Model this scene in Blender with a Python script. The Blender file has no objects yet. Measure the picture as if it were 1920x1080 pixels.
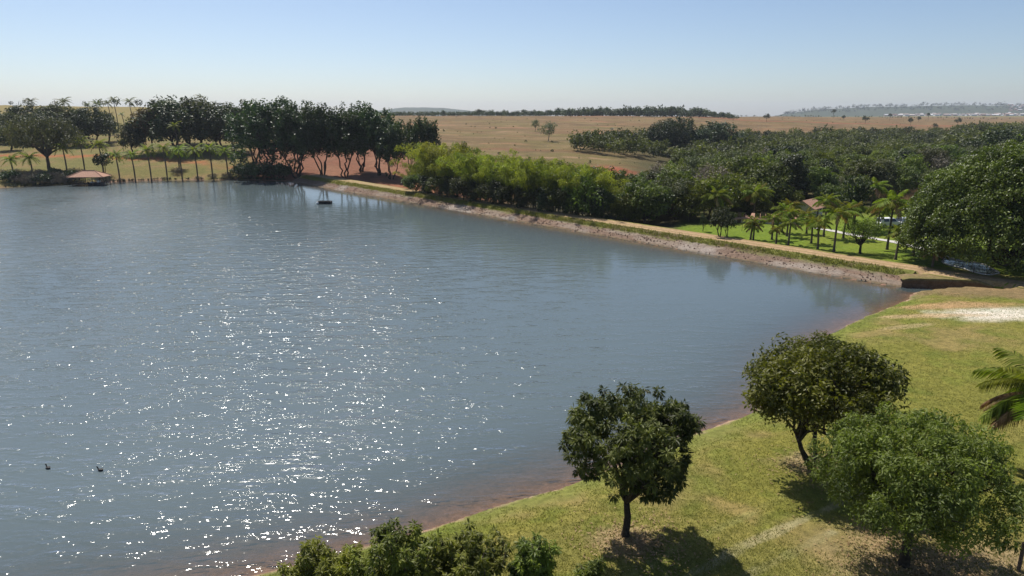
import bpy, math
import numpy as np
from mathutils import Vector, Matrix

# ------------------------------------------------------------------ camera, sky, sun, exposure
sc = bpy.context.scene
PITCH = math.radians(14.25); CAM_H = 20.0; FPX = 1280.0
cam = bpy.data.objects.new('camera', bpy.data.cameras.new('camera'))
sc.collection.objects.link(cam)
cam.location = (0, 0, CAM_H); cam.rotation_euler = (math.radians(90) - PITCH, 0, 0)
cam.data.sensor_width = 36.0; cam.data.lens = 24.0; cam.data.clip_start = 0.1; cam.data.clip_end = 40000
sc.camera = cam
SUN_AZ = math.radians(-29); SUN_EL = math.radians(55)
w = bpy.data.worlds.new('World'); sc.world = w; w.use_nodes = True
wn = w.node_tree.nodes; wl = w.node_tree.links
sky = wn.new('ShaderNodeTexSky'); sky.sky_type = 'NISHITA'; sky.sun_disc = False
sky.sun_elevation = SUN_EL; sky.sun_rotation = SUN_AZ
sky.altitude = 2000; sky.air_density = 1.0; sky.dust_density = 4.0; sky.ozone_density = 2.5
wl.new(sky.outputs['Color'], wn['Background'].inputs['Color'])
wn['Background'].inputs['Strength'].default_value = 0.092
sun = bpy.data.lights.new('sun', 'SUN'); sun.energy = 4.7; sun.angle = math.radians(0.53); sun.color = (1.0, 0.95, 0.87)
so = bpy.data.objects.new('sun', sun); sc.collection.objects.link(so)
sdir = Vector((math.sin(SUN_AZ) * math.cos(SUN_EL), math.cos(SUN_AZ) * math.cos(SUN_EL), math.sin(SUN_EL)))
so.location = sdir * 200; so.rotation_euler = sdir.to_track_quat('Z', 'Y').to_euler()
sc.view_settings.view_transform = 'Standard'; sc.view_settings.look = 'None'
sc.view_settings.exposure = 0.3; sc.view_settings.gamma = 1.0; sc.view_settings.use_curve_mapping = False
sc.render.engine = 'CYCLES'
sc.cycles.use_denoising = True
sc.cycles.max_bounces = 6; sc.cycles.diffuse_bounces = 2; sc.cycles.glossy_bounces = 3
sc.cycles.transmission_bounces = 3; sc.cycles.transparent_max_bounces = 8; sc.cycles.volume_bounces = 0
sc.cycles.sample_clamp_direct = 30.0; sc.cycles.sample_clamp_indirect = 6.0; sc.cycles.caustics_reflective = False; sc.cycles.caustics_refractive = False

COL = sc.collection.objects
rng = np.random.default_rng(7)
PI = math.pi

# ------------------------------------------------------------------ helpers
def tag(o, label=None, cat=None, group=None, kind=None):
    if label: o['label'] = label
    if cat: o['category'] = cat
    if group: o['group'] = group
    if kind: o['kind'] = kind
    return o

def mesh(name, V, F, mat=None, smooth=False, attrs=None):
    """V (N,3) floats; F list of face arrays (each M x k); attrs: name -> per-vertex array"""
    if not isinstance(F, list): F = [F]
    me = bpy.data.meshes.new(name)
    V = np.asarray(V, dtype=np.float32)
    me.vertices.add(len(V)); me.vertices.foreach_set('co', V.ravel())
    tot = sum(f.size for f in F); nf = sum(len(f) for f in F)
    me.loops.add(tot); me.polygons.add(nf)
    me.loops.foreach_set('vertex_index', np.concatenate([f.ravel() for f in F]).astype(np.int32))
    ks = np.concatenate([np.full(len(f), f.shape[1]) for f in F]).astype(np.int32)
    me.polygons.foreach_set('loop_start', (np.cumsum(ks) - ks).astype(np.int32))
    me.polygons.foreach_set('loop_total', ks)
    me.polygons.foreach_set('use_smooth', np.full(nf, smooth))
    me.update(calc_edges=True)
    if attrs:
        for k, a in attrs.items():
            a = np.asarray(a, dtype=np.float32)
            if a.ndim == 1:
                at_ = me.attributes.new(k, 'FLOAT', 'POINT'); at_.data.foreach_set('value', a)
            else:
                at_ = me.attributes.new(k, 'FLOAT_COLOR', 'POINT')
                at_.data.foreach_set('color', np.c_[a, np.ones(len(a))].astype(np.float32).ravel())
    if mat: me.materials.append(mat)
    me.validate()
    return me

def obj(name, me, parent=None, loc=(0, 0, 0), rz=0.0, scale=None):
    o = bpy.data.objects.new(name, me); COL.link(o)
    o.location = loc
    if rz: o.rotation_euler = (0, 0, rz)
    if scale is not None: o.scale = (scale, scale, scale) if np.isscalar(scale) else scale
    if parent: o.parent = parent
    return o

def copy_thing(root, loc, rz=0.0, scale=1.0):
    r = root.copy(); COL.link(r)
    r.location = loc; r.rotation_euler = (0, 0, rz)
    r.scale = (scale, scale, scale) if np.isscalar(scale) else scale
    for ch in root.children:
        c = ch.copy(); COL.link(c); c.parent = r
        for g in ch.children:
            d = g.copy(); COL.link(d); d.parent = c
    return r

class MB:
    """collects pieces of one mesh"""
    def __init__(s): s.V = []; s.F = {}; s.n = 0; s.A = []
    def add(s, V, *Fs, a=0.5):
        V = np.asarray(V, float)
        for F in Fs:
            F = np.asarray(F, int)
            s.F.setdefault(F.shape[1], []).append(F + s.n)
        s.V.append(V); s.A.append(np.full(len(V), a)); s.n += len(V)
    def box(s, x0, x1, y0, y1, z0, z1, a=0.5):
        V = [(x, y, z) for z in (z0, z1) for x, y in ((x0, y0), (x1, y0), (x1, y1), (x0, y1))]
        s.add(V, [(3, 2, 1, 0), (4, 5, 6, 7), (0, 1, 5, 4), (1, 2, 6, 5), (2, 3, 7, 6), (3, 0, 4, 7)], a=a)
    def tube(s, P, R, n=6, cap=True, a=0.5):
        P = np.asarray(P, float); R = np.asarray(R, float) * np.ones(len(P))
        T = np.gradient(P, axis=0); T /= np.linalg.norm(T, axis=1)[:, None] + 1e-9
        ref = np.where(np.abs(T[:, 2:3]) > 0.9, np.array([[1.0, 0, 0]]), np.array([[0, 0, 1.0]]))
        A = np.cross(T, ref); A /= np.linalg.norm(A, axis=1)[:, None]
        for i in range(1, len(A)):                     # keep the frame from twisting
            A[i] = A[i - 1] - T[i] * (A[i - 1] @ T[i]); A[i] /= np.linalg.norm(A[i]) + 1e-9
        B = np.cross(T, A)
        th = np.arange(n) * 2 * PI / n
        V = P[:, None] + R[:, None, None] * (np.cos(th)[None, :, None] * A[:, None] + np.sin(th)[None, :, None] * B[:, None])
        V = V.reshape(-1, 3); m = len(P)
        i, j = np.meshgrid(np.arange(m - 1), np.arange(n), indexing='ij')
        q = np.stack([i * n + j, i * n + (j + 1) % n, (i + 1) * n + (j + 1) % n, (i + 1) * n + j], -1).reshape(-1, 4)
        s.add(V, q, a=a)
        if cap:
            s.F.setdefault(n, []).append(np.array([[(m - 1) * n + k for k in range(n)]]) + s.n - len(V))
    def build(s, name, mat, smooth=False):
        return mesh(name, np.concatenate(s.V), [np.concatenate(f) for f in s.F.values()], mat, smooth, {'tint': np.concatenate(s.A)})

def hash2(ix, iy, seed):
    h = (ix.astype(np.int64) * 374761393 + iy.astype(np.int64) * 668265263 + seed * 974634777) & 0xFFFFFFFF
    h = ((h ^ (h >> 13)) * 1274126177) & 0xFFFFFFFF
    return ((h ^ (h >> 16)) & 0xFFFF) / 65535.0
def vnoise(x, y, seed=0):
    ix, iy = np.floor(x), np.floor(y); fx, fy = x - ix, y - iy
    fx = fx * fx * (3 - 2 * fx); fy = fy * fy * (3 - 2 * fy)
    a, b = hash2(ix, iy, seed), hash2(ix + 1, iy, seed); c, d = hash2(ix, iy + 1, seed), hash2(ix + 1, iy + 1, seed)
    return (a + (b - a) * fx) * (1 - fy) + (c + (d - c) * fx) * fy
def fbm(x, y, seed=0, oct=4):
    s = 0; a = .5; t = 0
    for i in range(oct):
        s = s + a * vnoise(x * 2**i, y * 2**i, seed + i); t += a; a *= .5
    return s / t
def sstep(a, b, x):
    t = np.clip((x - a) / (b - a), 0, 1); return t * t * (3 - 2 * t)

# materials ------------------------------------------------------------------
def new_mat(name):
    m = bpy.data.materials.new(name); m.use_nodes = True
    nt = m.node_tree
    return m, nt.nodes, nt.links, nt.nodes['Principled BSDF']
def noise_node(N, L, scale, detail=3, rough=.55, coord='Object', stretch=None, rot=0.0):
    tc = N.new('ShaderNodeTexCoord'); src = tc.outputs[coord]
    if stretch is not None or rot:
        mp = N.new('ShaderNodeMapping'); L.new(src, mp.inputs['Vector']); src = mp.outputs['Vector']
        if stretch is not None: mp.inputs['Scale'].default_value = stretch
        mp.inputs['Rotation'].default_value = (0, 0, rot)
    n = N.new('ShaderNodeTexNoise'); n.inputs['Scale'].default_value = scale
    n.inputs['Detail'].default_value = detail; n.inputs['Roughness'].default_value = rough
    L.new(src, n.inputs['Vector'])
    return n
def ramp(N, L, fac, stops):
    r = N.new('ShaderNodeValToRGB'); e = r.color_ramp.elements
    while len(e) < len(stops): e.new(.5)
    for k, (p, c) in enumerate(stops): e[k].position = p; e[k].color = (*c, 1)
    L.new(fac, r.inputs['Fac']); return r
def mixc(N, L, fac, a, b, mode='MIX'):
    m = N.new('ShaderNodeMix'); m.data_type = 'RGBA'; m.blend_type = mode
    for s, v in ((0, fac), (6, a), (7, b)):
        if hasattr(v, 'is_output'): L.new(v, m.inputs[s])
        elif isinstance(v, tuple): m.inputs[s].default_value = (*v, 1)
        else: m.inputs[s].default_value = v
    return m.outputs[2]
def math_(N, L, op, a, b=None, c=None):
    m = N.new('ShaderNodeMath'); m.operation = op
    for i, v in enumerate((a, b, c)):
        if v is None: continue
        if hasattr(v, 'is_output'): L.new(v, m.inputs[i])
        else: m.inputs[i].default_value = v
    return m.outputs[0]

def plain(name, col, rough=.6, var=.25, scale=3.0, metal=0.0, bump=0.0, spec=.3):
    m, N, L, B = new_mat(name)
    n = noise_node(N, L, scale, 4)
    lo = tuple(c * (1 - var) for c in col); hi = tuple(min(1, c * (1 + var)) for c in col)
    r = ramp(N, L, n.outputs['Fac'], [(.3, lo), (.7, hi)])
    L.new(r.outputs['Color'], B.inputs['Base Color'])
    B.inputs['Roughness'].default_value = rough; B.inputs['Metallic'].default_value = metal
    B.inputs['Specular IOR Level'].default_value = spec
    if bump:
        b = N.new('ShaderNodeBump'); b.inputs['Strength'].default_value = bump; b.inputs['Distance'].default_value = .05
        L.new(n.outputs['Fac'], b.inputs['Height']); L.new(b.outputs['Normal'], B.inputs['Normal'])
    return m

def leaf_mat(name, dark, light, trans=.35, rough=.5, vary=.25, spec=.35):
    """leaf colour from a per-leaf tint, a little different from tree to tree; light shines through"""
    m, N, L, B = new_mat(name)
    a = N.new('ShaderNodeAttribute'); a.attribute_name = 'tint'
    oi = N.new('ShaderNodeObjectInfo')
    c = mixc(N, L, a.outputs['Fac'], dark, light)
    hs = N.new('ShaderNodeHueSaturation')
    L.new(c, hs.inputs['Color'])
    L.new(math_(N, L, 'MULTIPLY_ADD', oi.outputs['Random'], .05, .475), hs.inputs['Hue'])
    L.new(math_(N, L, 'MULTIPLY_ADD', oi.outputs['Random'], 2 * vary, 1 - vary), hs.inputs['Value'])
    L.new(hs.outputs['Color'], B.inputs['Base Color'])
    B.inputs['Roughness'].default_value = rough; B.inputs['Specular IOR Level'].default_value = spec
    t = N.new('ShaderNodeBsdfTranslucent')
    L.new(mixc(N, L, 1.0, hs.outputs['Color'], (1.25, 1.35, .55), 'MULTIPLY'), t.inputs['Color'])
    mx = N.new('ShaderNodeMixShader'); mx.inputs[0].default_value = trans
    L.new(B.outputs[0], mx.inputs[1]); L.new(t.outputs[0], mx.inputs[2])
    L.new(mx.outputs[0], N['Material Output'].inputs['Surface'])
    return m

# ------------------------------------------------------------------ lie of the land
def ray(u, v):
    d = (540 - v) / FPX
    return np.array([(u - 960) / FPX, math.cos(PITCH) + d * math.sin(PITCH), -math.sin(PITCH) + d * math.cos(PITCH)])
def G(u, v, z=0.0):
    r = ray(u, v); t = (CAM_H - z) / -r[2]; return np.array([r[0] * t, r[1] * t])
def zat(v, Y):
    r = ray(960, v); return CAM_H + Y * r[2] / r[1]
def catmull(P, n=6):
    P = np.asarray(P, float); Q = np.vstack([2 * P[0] - P[1], P, 2 * P[-1] - P[-2]]); out = []
    for i in range(1, len(Q) - 2):
        for t in np.linspace(0, 1, n, endpoint=False):
            a, b, c, d = Q[i - 1], Q[i], Q[i + 1], Q[i + 2]
            out.append(.5 * ((2 * b) + (c - a) * t + (2 * a - 5 * b + 4 * c - d) * t * t + (3 * b - a - 3 * c + d) * t**3))
    out.append(P[-1]); return np.array(out)

near_shore = catmull([(-90, 2), (-40, 15), (-18, 23.6), (-10.6, 26.6), (-3.4, 30.2), (-.3, 32.3), (3.3, 34.2), (7.3, 36.8), (11.3, 40.0),
                      (17.6, 44.5), (22.1, 51.0), (27.3, 58.3), (34.0, 65.1), (43.0, 72.4), (46.2, 75.9)], 5)
DA = np.array([46.1, 79.5]); DB = np.array([-66.7, 209.4])
DLEN = float(np.linalg.norm(DB - DA)); DE = (DB - DA) / DLEN; DN = np.array([-DE[1], DE[0]]); DN = DN if DN[0] > 0 else -DN
far_shore = catmull([(-69, 212.5), (-75, 215.5), (-86.2, 218.1), (-110.7, 216.3), (-123.4, 209.4), (-134.4, 201.2), (-144.5, 193.7), (-175, 172), (-205, 130), (-205, 60), (-150, 5)], 5)
LAKE = np.vstack([near_shore, [(47.5, 77.2), (47.2, 78.6)], [DA], [DB], far_shore])
TRENCH = np.array([(46.4, 77.9), (49.5, 77.7), (53.6, 77.0), (55.5, 75.6)])

def seg_dist(x, y, P):
    best = np.full(x.shape, 1e9)
    for a, b in zip(P[:-1], P[1:]):
        ex, ey = b - a; l2 = ex * ex + ey * ey + 1e-9
        t = np.clip(((x - a[0]) * ex + (y - a[1]) * ey) / l2, 0, 1)
        best = np.minimum(best, (x - a[0] - t * ex)**2 + (y - a[1] - t * ey)**2)
    return np.sqrt(best)
def lake_d(x, y):
    """distance to the shore line, negative in the lake"""
    P = np.vstack([LAKE, LAKE[:1]])
    d = seg_dist(x, y, P); ins = np.zeros(x.shape, bool)
    for a, b in zip(P[:-1], P[1:]):
        c = (a[1] > y) != (b[1] > y)
        xi = a[0] + (y - a[1]) * (b[0] - a[0]) / (b[1] - a[1] + 1e-12)
        ins ^= c & (x < xi)
    return np.where(ins, -d, d)

YS = [40, 90, 130, 170, 210, 240, 270, 300, 340, 400, 480, 560, 650, 760, 900, 1200, 2000, 3500, 8000]
PROF = {
 -500: [2, 2, 2, 2, 2.0, 4.8, 7.5, 10, 13, 18, 23, 24, 23, 20, 18, 14, 8, 5, 0],
 0:    [2, 2, 2, 2, 2.2, 4.9, 7.6, 10, 13.5, 19, 25.5, 27, 25, 22, 18, 14, 8, 5, 0],
 250:  [2, 2, 2, 2, 2.0, 4.6, 7.2, 9.8, 13.2, 18.5, 24, 26, 25, 22, 18, 14, 8, 5, 0],
 450:  [2, 2, 2, 2, 1.8, 4.2, 7.0, 9.0, 11.5, 15, 19, 21, 22, 21, 18, 14, 8, 5, 0],
 600:  [2, 1, 0, .5, 1.5, 3.6, 6.6, 8.2, 9.8, 12, 15, 17.2, 18.5, 19, 18, 14, 8, 5, 0],
 750:  [2, 1, -1, -.5, 1.3, 3.6, 5.6, 6.8, 8.4, 10.5, 13, 15.5, 17.6, 18.8, 17.5, 14, 8, 5, 0],
 900:  [2, 1, -1.5, -1, 1, 3.4, 4.8, 5.8, 7.2, 9.4, 12, 14.5, 17, 18.6, 17.5, 14, 8, 5, 0],
 1050: [2, 1, -1.5, -1.2, .8, 2.8, 4.0, 5.0, 6.4, 8.6, 11.4, 14, 16.6, 18.6, 17.5, 14, 8, 5, 0],
 1150: [2, 1, -1, -1.5, .2, 2, 2.8, 3.4, 5, 7.4, 10.4, 13, 16, 18.6, 17.8, 14, 9, 6, 0],
 1300: [1.6, 1.1, .4, -.6, -1, -1, -.6, 0, 2, 5, 9, 12, 14.8, 17.6, 17.8, 15, 10, 8, 0],
 1450: [1.5, 1.1, .7, .3, -.5, -1, -1.2, -1.2, -1, 0, 3, 6.4, 10, 13.2, 15.5, 17, 12, 9, 0],
 1600: [1.5, 1.1, .8, .5, 0, -.5, -1, -1, -1, -.6, 1.6, 4.4, 8, 11, 13.2, 15.5, 13, 11, 0],
 1750: [1.5, 1.2, .9, .8, .4, 0, -.5, -.8, -1, -.6, 1, 3, 6, 8.5, 10.6, 13.2, 14, 14, 0],
 1900: [1.5, 1.3, 1.2, 1.2, 1, .5, 0, 0, 0, 0, 1, 2.6, 5, 7, 8.8, 11, 14, 15, 0],
 2400: [1.6, 1.6, 1.6, 1.6, 1.4, 1, 1, 1, 1, 1, 2, 3, 5, 7, 9, 11, 14, 15, 0]}
_us = np.array(sorted(PROF)); _tab = np.array([PROF[k] for k in _us], float); _ly = np.log(np.array(YS, float))
def uprime(x, y):
    return 960 + FPX * 1.0317 * x / np.maximum(y, 45.0)
def base_z(x, y):
    u = np.clip(uprime(x, y), _us[0], _us[-1]); l = np.clip(np.log(np.maximum(y, 1.0)), _ly[0], _ly[-1])
    i = np.clip(np.searchsorted(_us, u) - 1, 0, len(_us) - 2); j = np.clip(np.searchsorted(_ly, l) - 1, 0, len(_ly) - 2)
    a = (u - _us[i]) / (_us[i + 1] - _us[i]); b = (l - _ly[j]) / (_ly[j + 1] - _ly[j])
    a = a * a * (3 - 2 * a)
    z = (_tab[i, j] * (1 - b) + _tab[i, j + 1] * b) * (1 - a) + (_tab[i + 1, j] * (1 - b) + _tab[i + 1, j + 1] * b) * a
    # far ridges on the horizon
    r1 = np.interp(u, [1440, 1480, 1530, 1620, 1700, 1800, 1900, 2100, 2400], [0, 20, 42, 56, 58, 64, 62, 60, 40])
    z = z + (r1 + 5 * (fbm(u * .02, y * .0, 3) - .5)) * (u > 1440) * sstep(3500, 4300, y) * (1 - sstep(4600, 6500, y) * .8)
    r2 = np.interp(u, [640, 720, 760, 830, 880, 960, 1100], [10, 50, 70, 66, 46, 10, 0])
    z = z + (r2 + 8 * (fbm(u * .03, y * 0, 9) - .5) * (r2 > 4)) * sstep(4200, 5200, y) * (1 - sstep(5600, 7500, y) * .8)
    return z
def dam_tq(x, y):
    dx, dy = x - DA[0], y - DA[1]
    return dx * DE[0] + dy * DE[1], dx * DN[0] + dy * DN[1]
def crest_z(t): return np.interp(t, [-14, -4, 0, 20, 60, 100, 170, 190], [1.2, 1.2, 1.25, 1.3, 1.3, 1.5, 1.8, 1.8])
def crest_w(t): return np.interp(t, [-14, 0, 40, 80, 120, 175], [4.0, 4.2, 4.3, 3.9, 3.6, 5.0])
def dam_profile(t, q):
    """height of the dam across its width, from the water line (q = 0) to the land behind"""
    cz = crest_z(t); cw = crest_w(t)
    face = np.interp(q, [-2, 0, 2.6, 3.0, 4.0, 4.3], [-1.2, 0, 1, 1.2, 1.62, 1.7]) * cz / 1.7
    back = cz - np.maximum(q - 4.3 - cw, 0) * .22
    return np.where(q < 4.3, face, back)
def land(x, y):
    """ground height without the dam body"""
    x = np.asarray(x, float); y = np.asarray(y, float)
    d = lake_d(x, y) + .5 * (vnoise(x * .35, y * .35, 5) - .5) + .25 * (vnoise(x * 1.3, y * 1.3, 6) - .5)
    zb = base_z(x, y)
    far = sstep(110, 160, y)
    k = 5.0 + 5.0 * far - 3.4 * np.exp(-((x - 52)**2 + (y - 82)**2) / 40)
    zb = zb + (.5 * (fbm(x * .06, y * .06, 21) - .5)) * sstep(2, 12, d) * (1 + 1.5 * sstep(200, 500, y))
    out = .06 + (zb - .06) * (1 - np.exp(-np.maximum(d, 0) / k))
    bed = np.maximum(-.02 - .13 * -d, -3.0) - .03
    z = np.where(d > 0, out, bed)
    t, q = dam_tq(x, y)                                    # the land comes down to the dam's foot
    on = sstep(-1.6, -.4, t) * (1 - sstep(DLEN + 1, DLEN + 8, t)) * (q > -6)
    z = np.where((on > 0) & (q > 0) & (q < 7.5), z * (1 - on) + np.minimum(z, dam_profile(t, np.maximum(q, 0)) - .45) * on, z)
    td = seg_dist(x, y, TRENCH)
    z = np.where(td < 2.0, np.minimum(z, -.35 + np.maximum(td - 1.1, 0) * 2.6), z)
    return z
def ground(x, y):
    """what one stands on: land or dam"""
    x = np.asarray(x, float); y = np.asarray(y, float)
    z = land(x, y); t, q = dam_tq(x, y)
    return np.where((t > -1) & (t < DLEN + 2) & (q > 0), np.maximum(z, dam_profile(t, q)), z)
def T(u, v):
    """the ground point that shows at photo pixel (u, v)"""
    r = ray(u, v); t = np.concatenate([np.linspace(15, 400, 4000), np.linspace(400, 3000, 3000)])
    p = r[None] * t[:, None]; h = ground(p[:, 0], p[:, 1]); k = np.argmax(CAM_H + p[:, 2] < h)
    return np.array([p[k, 0], p[k, 1], h[k]])
def at(u, Y):
    """ground point at depth Y in the direction of photo column u (taken near the horizon)"""
    x = (u - 960) / FPX * Y * math.cos(PITCH); return np.array([x, Y, float(ground(np.array([x]), np.array([Y]))[0])])

# ------------------------------------------------------------------ terrain sheet
az = np.radians(np.concatenate([np.arange(-180, -55, 5), np.arange(-55, -43, 1.0), np.arange(-43, 43, .2), np.arange(43, 55, 1.0), np.arange(55, 180, 5)]))
rr = np.concatenate([[1, 4, 8, 12, 15, 17.5], 20 * 1.0065 ** np.arange(0, 305), 144 * 1.017 ** np.arange(0, 240)])
rr = rr[rr < 8000]
Rg, Ag = np.meshgrid(rr, az, indexing='ij')
X = (Rg * np.sin(Ag)).ravel(); Y = (Rg * np.cos(Ag)).ravel(); Z = land(X, Y)
nr, na = Rg.shape
i, j = np.meshgrid(np.arange(nr - 1), np.arange(na), indexing='ij')
TF = np.stack([i * na + j, i * na + (j + 1) % na, (i + 1) * na + (j + 1) % na, (i + 1) * na + j], -1).reshape(-1, 4)

def C(*c): return np.array(c, float)
def ground_colour(x, y):
    d = lake_d(x, y); u = uprime(x, y); t, q = dam_tq(x, y)
    n1 = fbm(x * .12, y * .12, 31); n2 = fbm(x * .5, y * .5, 32, 3); n3 = fbm(x * .03, y * .03, 33); n4 = fbm(x * 1.6, y * 1.6, 34, 2)
    def mix(c, m, k): return c + (k - c) * np.clip(m, 0, 1)[:, None]
    # near lawn
    c = np.ones((len(x), 3)) * C(.19, .184, .042)
    c = mix(c, sstep(.45, .62, n1) * .6, C(.225, .20, .062)); c = mix(c, sstep(.52, .66, n2) * .5, C(.13, .165, .028))
    c = mix(c, sstep(.55, .7, fbm(x * .22 + 9, y * .22, 41)) * .5, C(.27, .19, .09))
    c = mix(c, (1 - sstep(.6, 3.2, d + (n2 - .5) * 2)) * .6, C(.13, .18, .035))              # greener at the water's edge
    c = mix(c, (1 - sstep(.0, .55, d + (n4 - .5) * .9)) * sstep(.35, .6, n2), C(.32, .23, .165))                    # bare wet rim
    # dry field behind
    fld = sstep(150, 190, y) * (1 - sstep(1700, 2400, y))
    f = np.ones((len(x), 3)) * C(.168, .112, .054)
    f = mix(f, sstep(.42, .6, n3), C(.155, .122, .048)); f = mix(f, sstep(.5, .7, fbm(x * .012, y * .05, 36)) * .6, C(.19, .095, .05))
    f = mix(f, sstep(.66, .72, fbm(x * .015 + 3, y * .07, 37)) * .55, C(.36, .19, .11))
    f = mix(f, sstep(.55, .7, fbm(x * .02, y * .09, 38)) * .5, C(.12, .085, .045))
    f = mix(f, sstep(500, 700, y) * sstep(.4, .6, fbm(x * .004, y * .012, 39)) * .5, C(.19, .115, .058))
    f = mix(f, sstep(.52, .62, fbm(x * .03 + 40, y * .16, 62, 3)) * .55, C(.105, .075, .04)); f = mix(f, sstep(.54, .62, fbm(x * .05, y * .12 + 9, 63, 3)) * .5, C(.23, .165, .085))
    for k_, (ya, yb, wd_) in enumerate(((262, 300, 1.6), (318, 352, 1.3), (430, 470, 2.2))):                      # worn cattle tracks
        yt = ya + (yb - ya) * (x / 120.0) * .5 + 9 * np.sin(x * .035 + k_ * 2); f = mix(f, (1 - sstep(wd_ * .5, wd_ * 1.6, np.abs(y - yt))) * .75 * sstep(.35, .6, fbm(x * .04, y * .02, 64 + k_)), C(.33, .21, .13))
    f = mix(f, sstep(735, 752, y) * (1 - sstep(764, 775, y)) * sstep(1020, 1100, u) * .8, C(.24, .09, .05))       # red track under the horizon wood
    c = mix(c, fld, f)
    # left shore: olive grass, red cut above it
    left = sstep(560, 520, u) * sstep(185, 200, y)
    l = np.ones((len(x), 3)) * C(.165, .148, .052)
    l = mix(l, sstep(.45, .65, n1) * .6, C(.145, .14, .045)); l = mix(l, sstep(.5, .64, fbm(x * .05, y * .4, 44)) * .5, C(.24, .15, .08))
    l = mix(l, sstep(330, 420, y) * .9, C(.23, .185, .075))
    c = mix(c, left, l)
    z0 = base_z(x, y)
    yr = 238 + 5 * np.sin(x * .03) + 12 * (fbm(x * .06, y * 0, 45) - .5) - .10 * (x + 110)
    red = .8 * (1 - sstep(1.0, 3.6, np.abs(y - yr) + (n2 - .5) * 3)) * left * sstep(480, 380, u) * sstep(.25, .45, fbm(x * .03, y * 0 + 7, 47))
    c = mix(c, red, C(.36, .115, .05))
    # red earth below the fig row and towards the bamboo
    rs = sstep(440, 490, u) * sstep(790, 745, u) * sstep(190, 205, y) * (1 - sstep(272, 300, y + (n1 - .5) * 30))
    c = mix(c, rs, C(.20, .09, .055)); c = mix(c, rs * sstep(.5, .65, n1) * .7, C(.25, .13, .08))
    foot = (q > 6) * sstep(70, 110, t) * (1 - sstep(20, 40, q)); c = mix(c, foot * .9 * (y < 215), C(.24, .10, .055))
    gully = np.exp(-((u - 1165) / 60)**2 - ((y - 232) / 14)**2); c = mix(c, gully * 1.3 * sstep(.4, .55, n1), C(.30, .09, .05))
    # lawn behind the dam, watered
    lawn = (q > 4) * sstep(1230, 1290, u) * sstep(178, 150, y) * sstep(-36, -16, t) * (t < 62)
    g = np.ones((len(x), 3)) * C(.135, .195, .022); g = mix(g, sstep(.45, .65, n1) * .5, C(.18, .205, .03))
    c = mix(c, lawn * 1.0, g)
    # wood floor
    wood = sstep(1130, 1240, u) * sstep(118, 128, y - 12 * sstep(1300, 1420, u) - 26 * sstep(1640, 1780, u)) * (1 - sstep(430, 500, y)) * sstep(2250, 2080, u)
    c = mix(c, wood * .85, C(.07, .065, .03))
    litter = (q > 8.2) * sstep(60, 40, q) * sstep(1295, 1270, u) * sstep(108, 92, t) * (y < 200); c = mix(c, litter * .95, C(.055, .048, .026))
    drygrass = np.exp(-((u - 1745) / 60)**2 - ((y - 168) / 16)**2); c = mix(c, drygrass * 1.6, C(.36, .27, .16))
    # bed of the lake
    c = mix(c, (d < 0).astype(float), C(.25, .155, .115))
    c = mix(c, sstep(3, 12, -d), C(.14, .09, .055))
    far = sstep(2200, 3400, y); c = mix(c, far, C(.055, .07, .035)); 
    return c, d
gc, gd = ground_colour(X, Y)
def patch(px, py, rx, ry, rot, col, k=1.0, hard=.35, s=50):
    """bare or worn patch of its own colour on the lawn"""
    global gc
    dx, dy = X - px, Y - py; a = dx * math.cos(rot) + dy * math.sin(rot); b = -dx * math.sin(rot) + dy * math.cos(rot)
    r = np.sqrt((a / rx)**2 + (b / ry)**2) + (fbm(X * .6, Y * .6, s) - .5) * 1.1
    m = np.clip((1 - sstep(1 - hard, 1 + hard, r)) * k, 0, 1)[:, None] * (gd > .2)[:, None]
    gc = gc * (1 - m) + np.array(col) * m
p = T(1880, 588); patch(p[0], p[1], 6, 2.6, -.1, (.62, .58, .50), 1.0, .5)
p = T(1800, 572); patch(p[0], p[1], 5.5, 1.6, -.2, (.40, .26, .14), .85)
p = T(1740, 592); patch(p[0], p[1], 4, 1.0, -.2, (.42, .31, .18), .8)
p = T(1700, 612); patch(p[0], p[1], 3, .7, .2, (.38, .30, .17), .6)
p = T(1735, 515); patch(p[0], p[1], 5, 1.6, -.8, (.30, .21, .13), .8)
p = T(1860, 545); patch(p[0], p[1], 12, 4, -.6, (.22, .15, .09), .8)
for u_, v_, r_ in ((1175, 1010, 1.5), (1505, 868, 1.6), (1690, 1062, 3.2), (1850, 1075, 3), (1700, 500, .01)):
    p = T(u_, v_); patch(p[0], p[1], r_, r_ * .8, .3, (.36, .26, .16), .8, .5)
def track(pts, wid, col, k):
    global gc
    P = catmull([T(*p)[:2] for p in pts], 6); dd = seg_dist(X, Y, P)
    m = (1 - sstep(wid * .4, wid, dd + (fbm(X * 1.5, Y * 1.5, 60) - .5) * wid)) * k * (gd > .3) * (.35 + .65 * sstep(.35, .55, fbm(X * .5, Y * .5, 61)))
    gc = gc * (1 - m[:, None]) + np.array(col) * m[:, None]
track([(1300, 1079), (1400, 1022), (1540, 960), (1640, 915)], .34, (.32, .29, .16), .85)
track([(1400, 1079), (1480, 1040), (1560, 1000)], .34, (.32, .29, .16), .8)
track([(1180, 1079), (1330, 1000), (1470, 930)], .3, (.25, .25, .09), .5)

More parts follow.
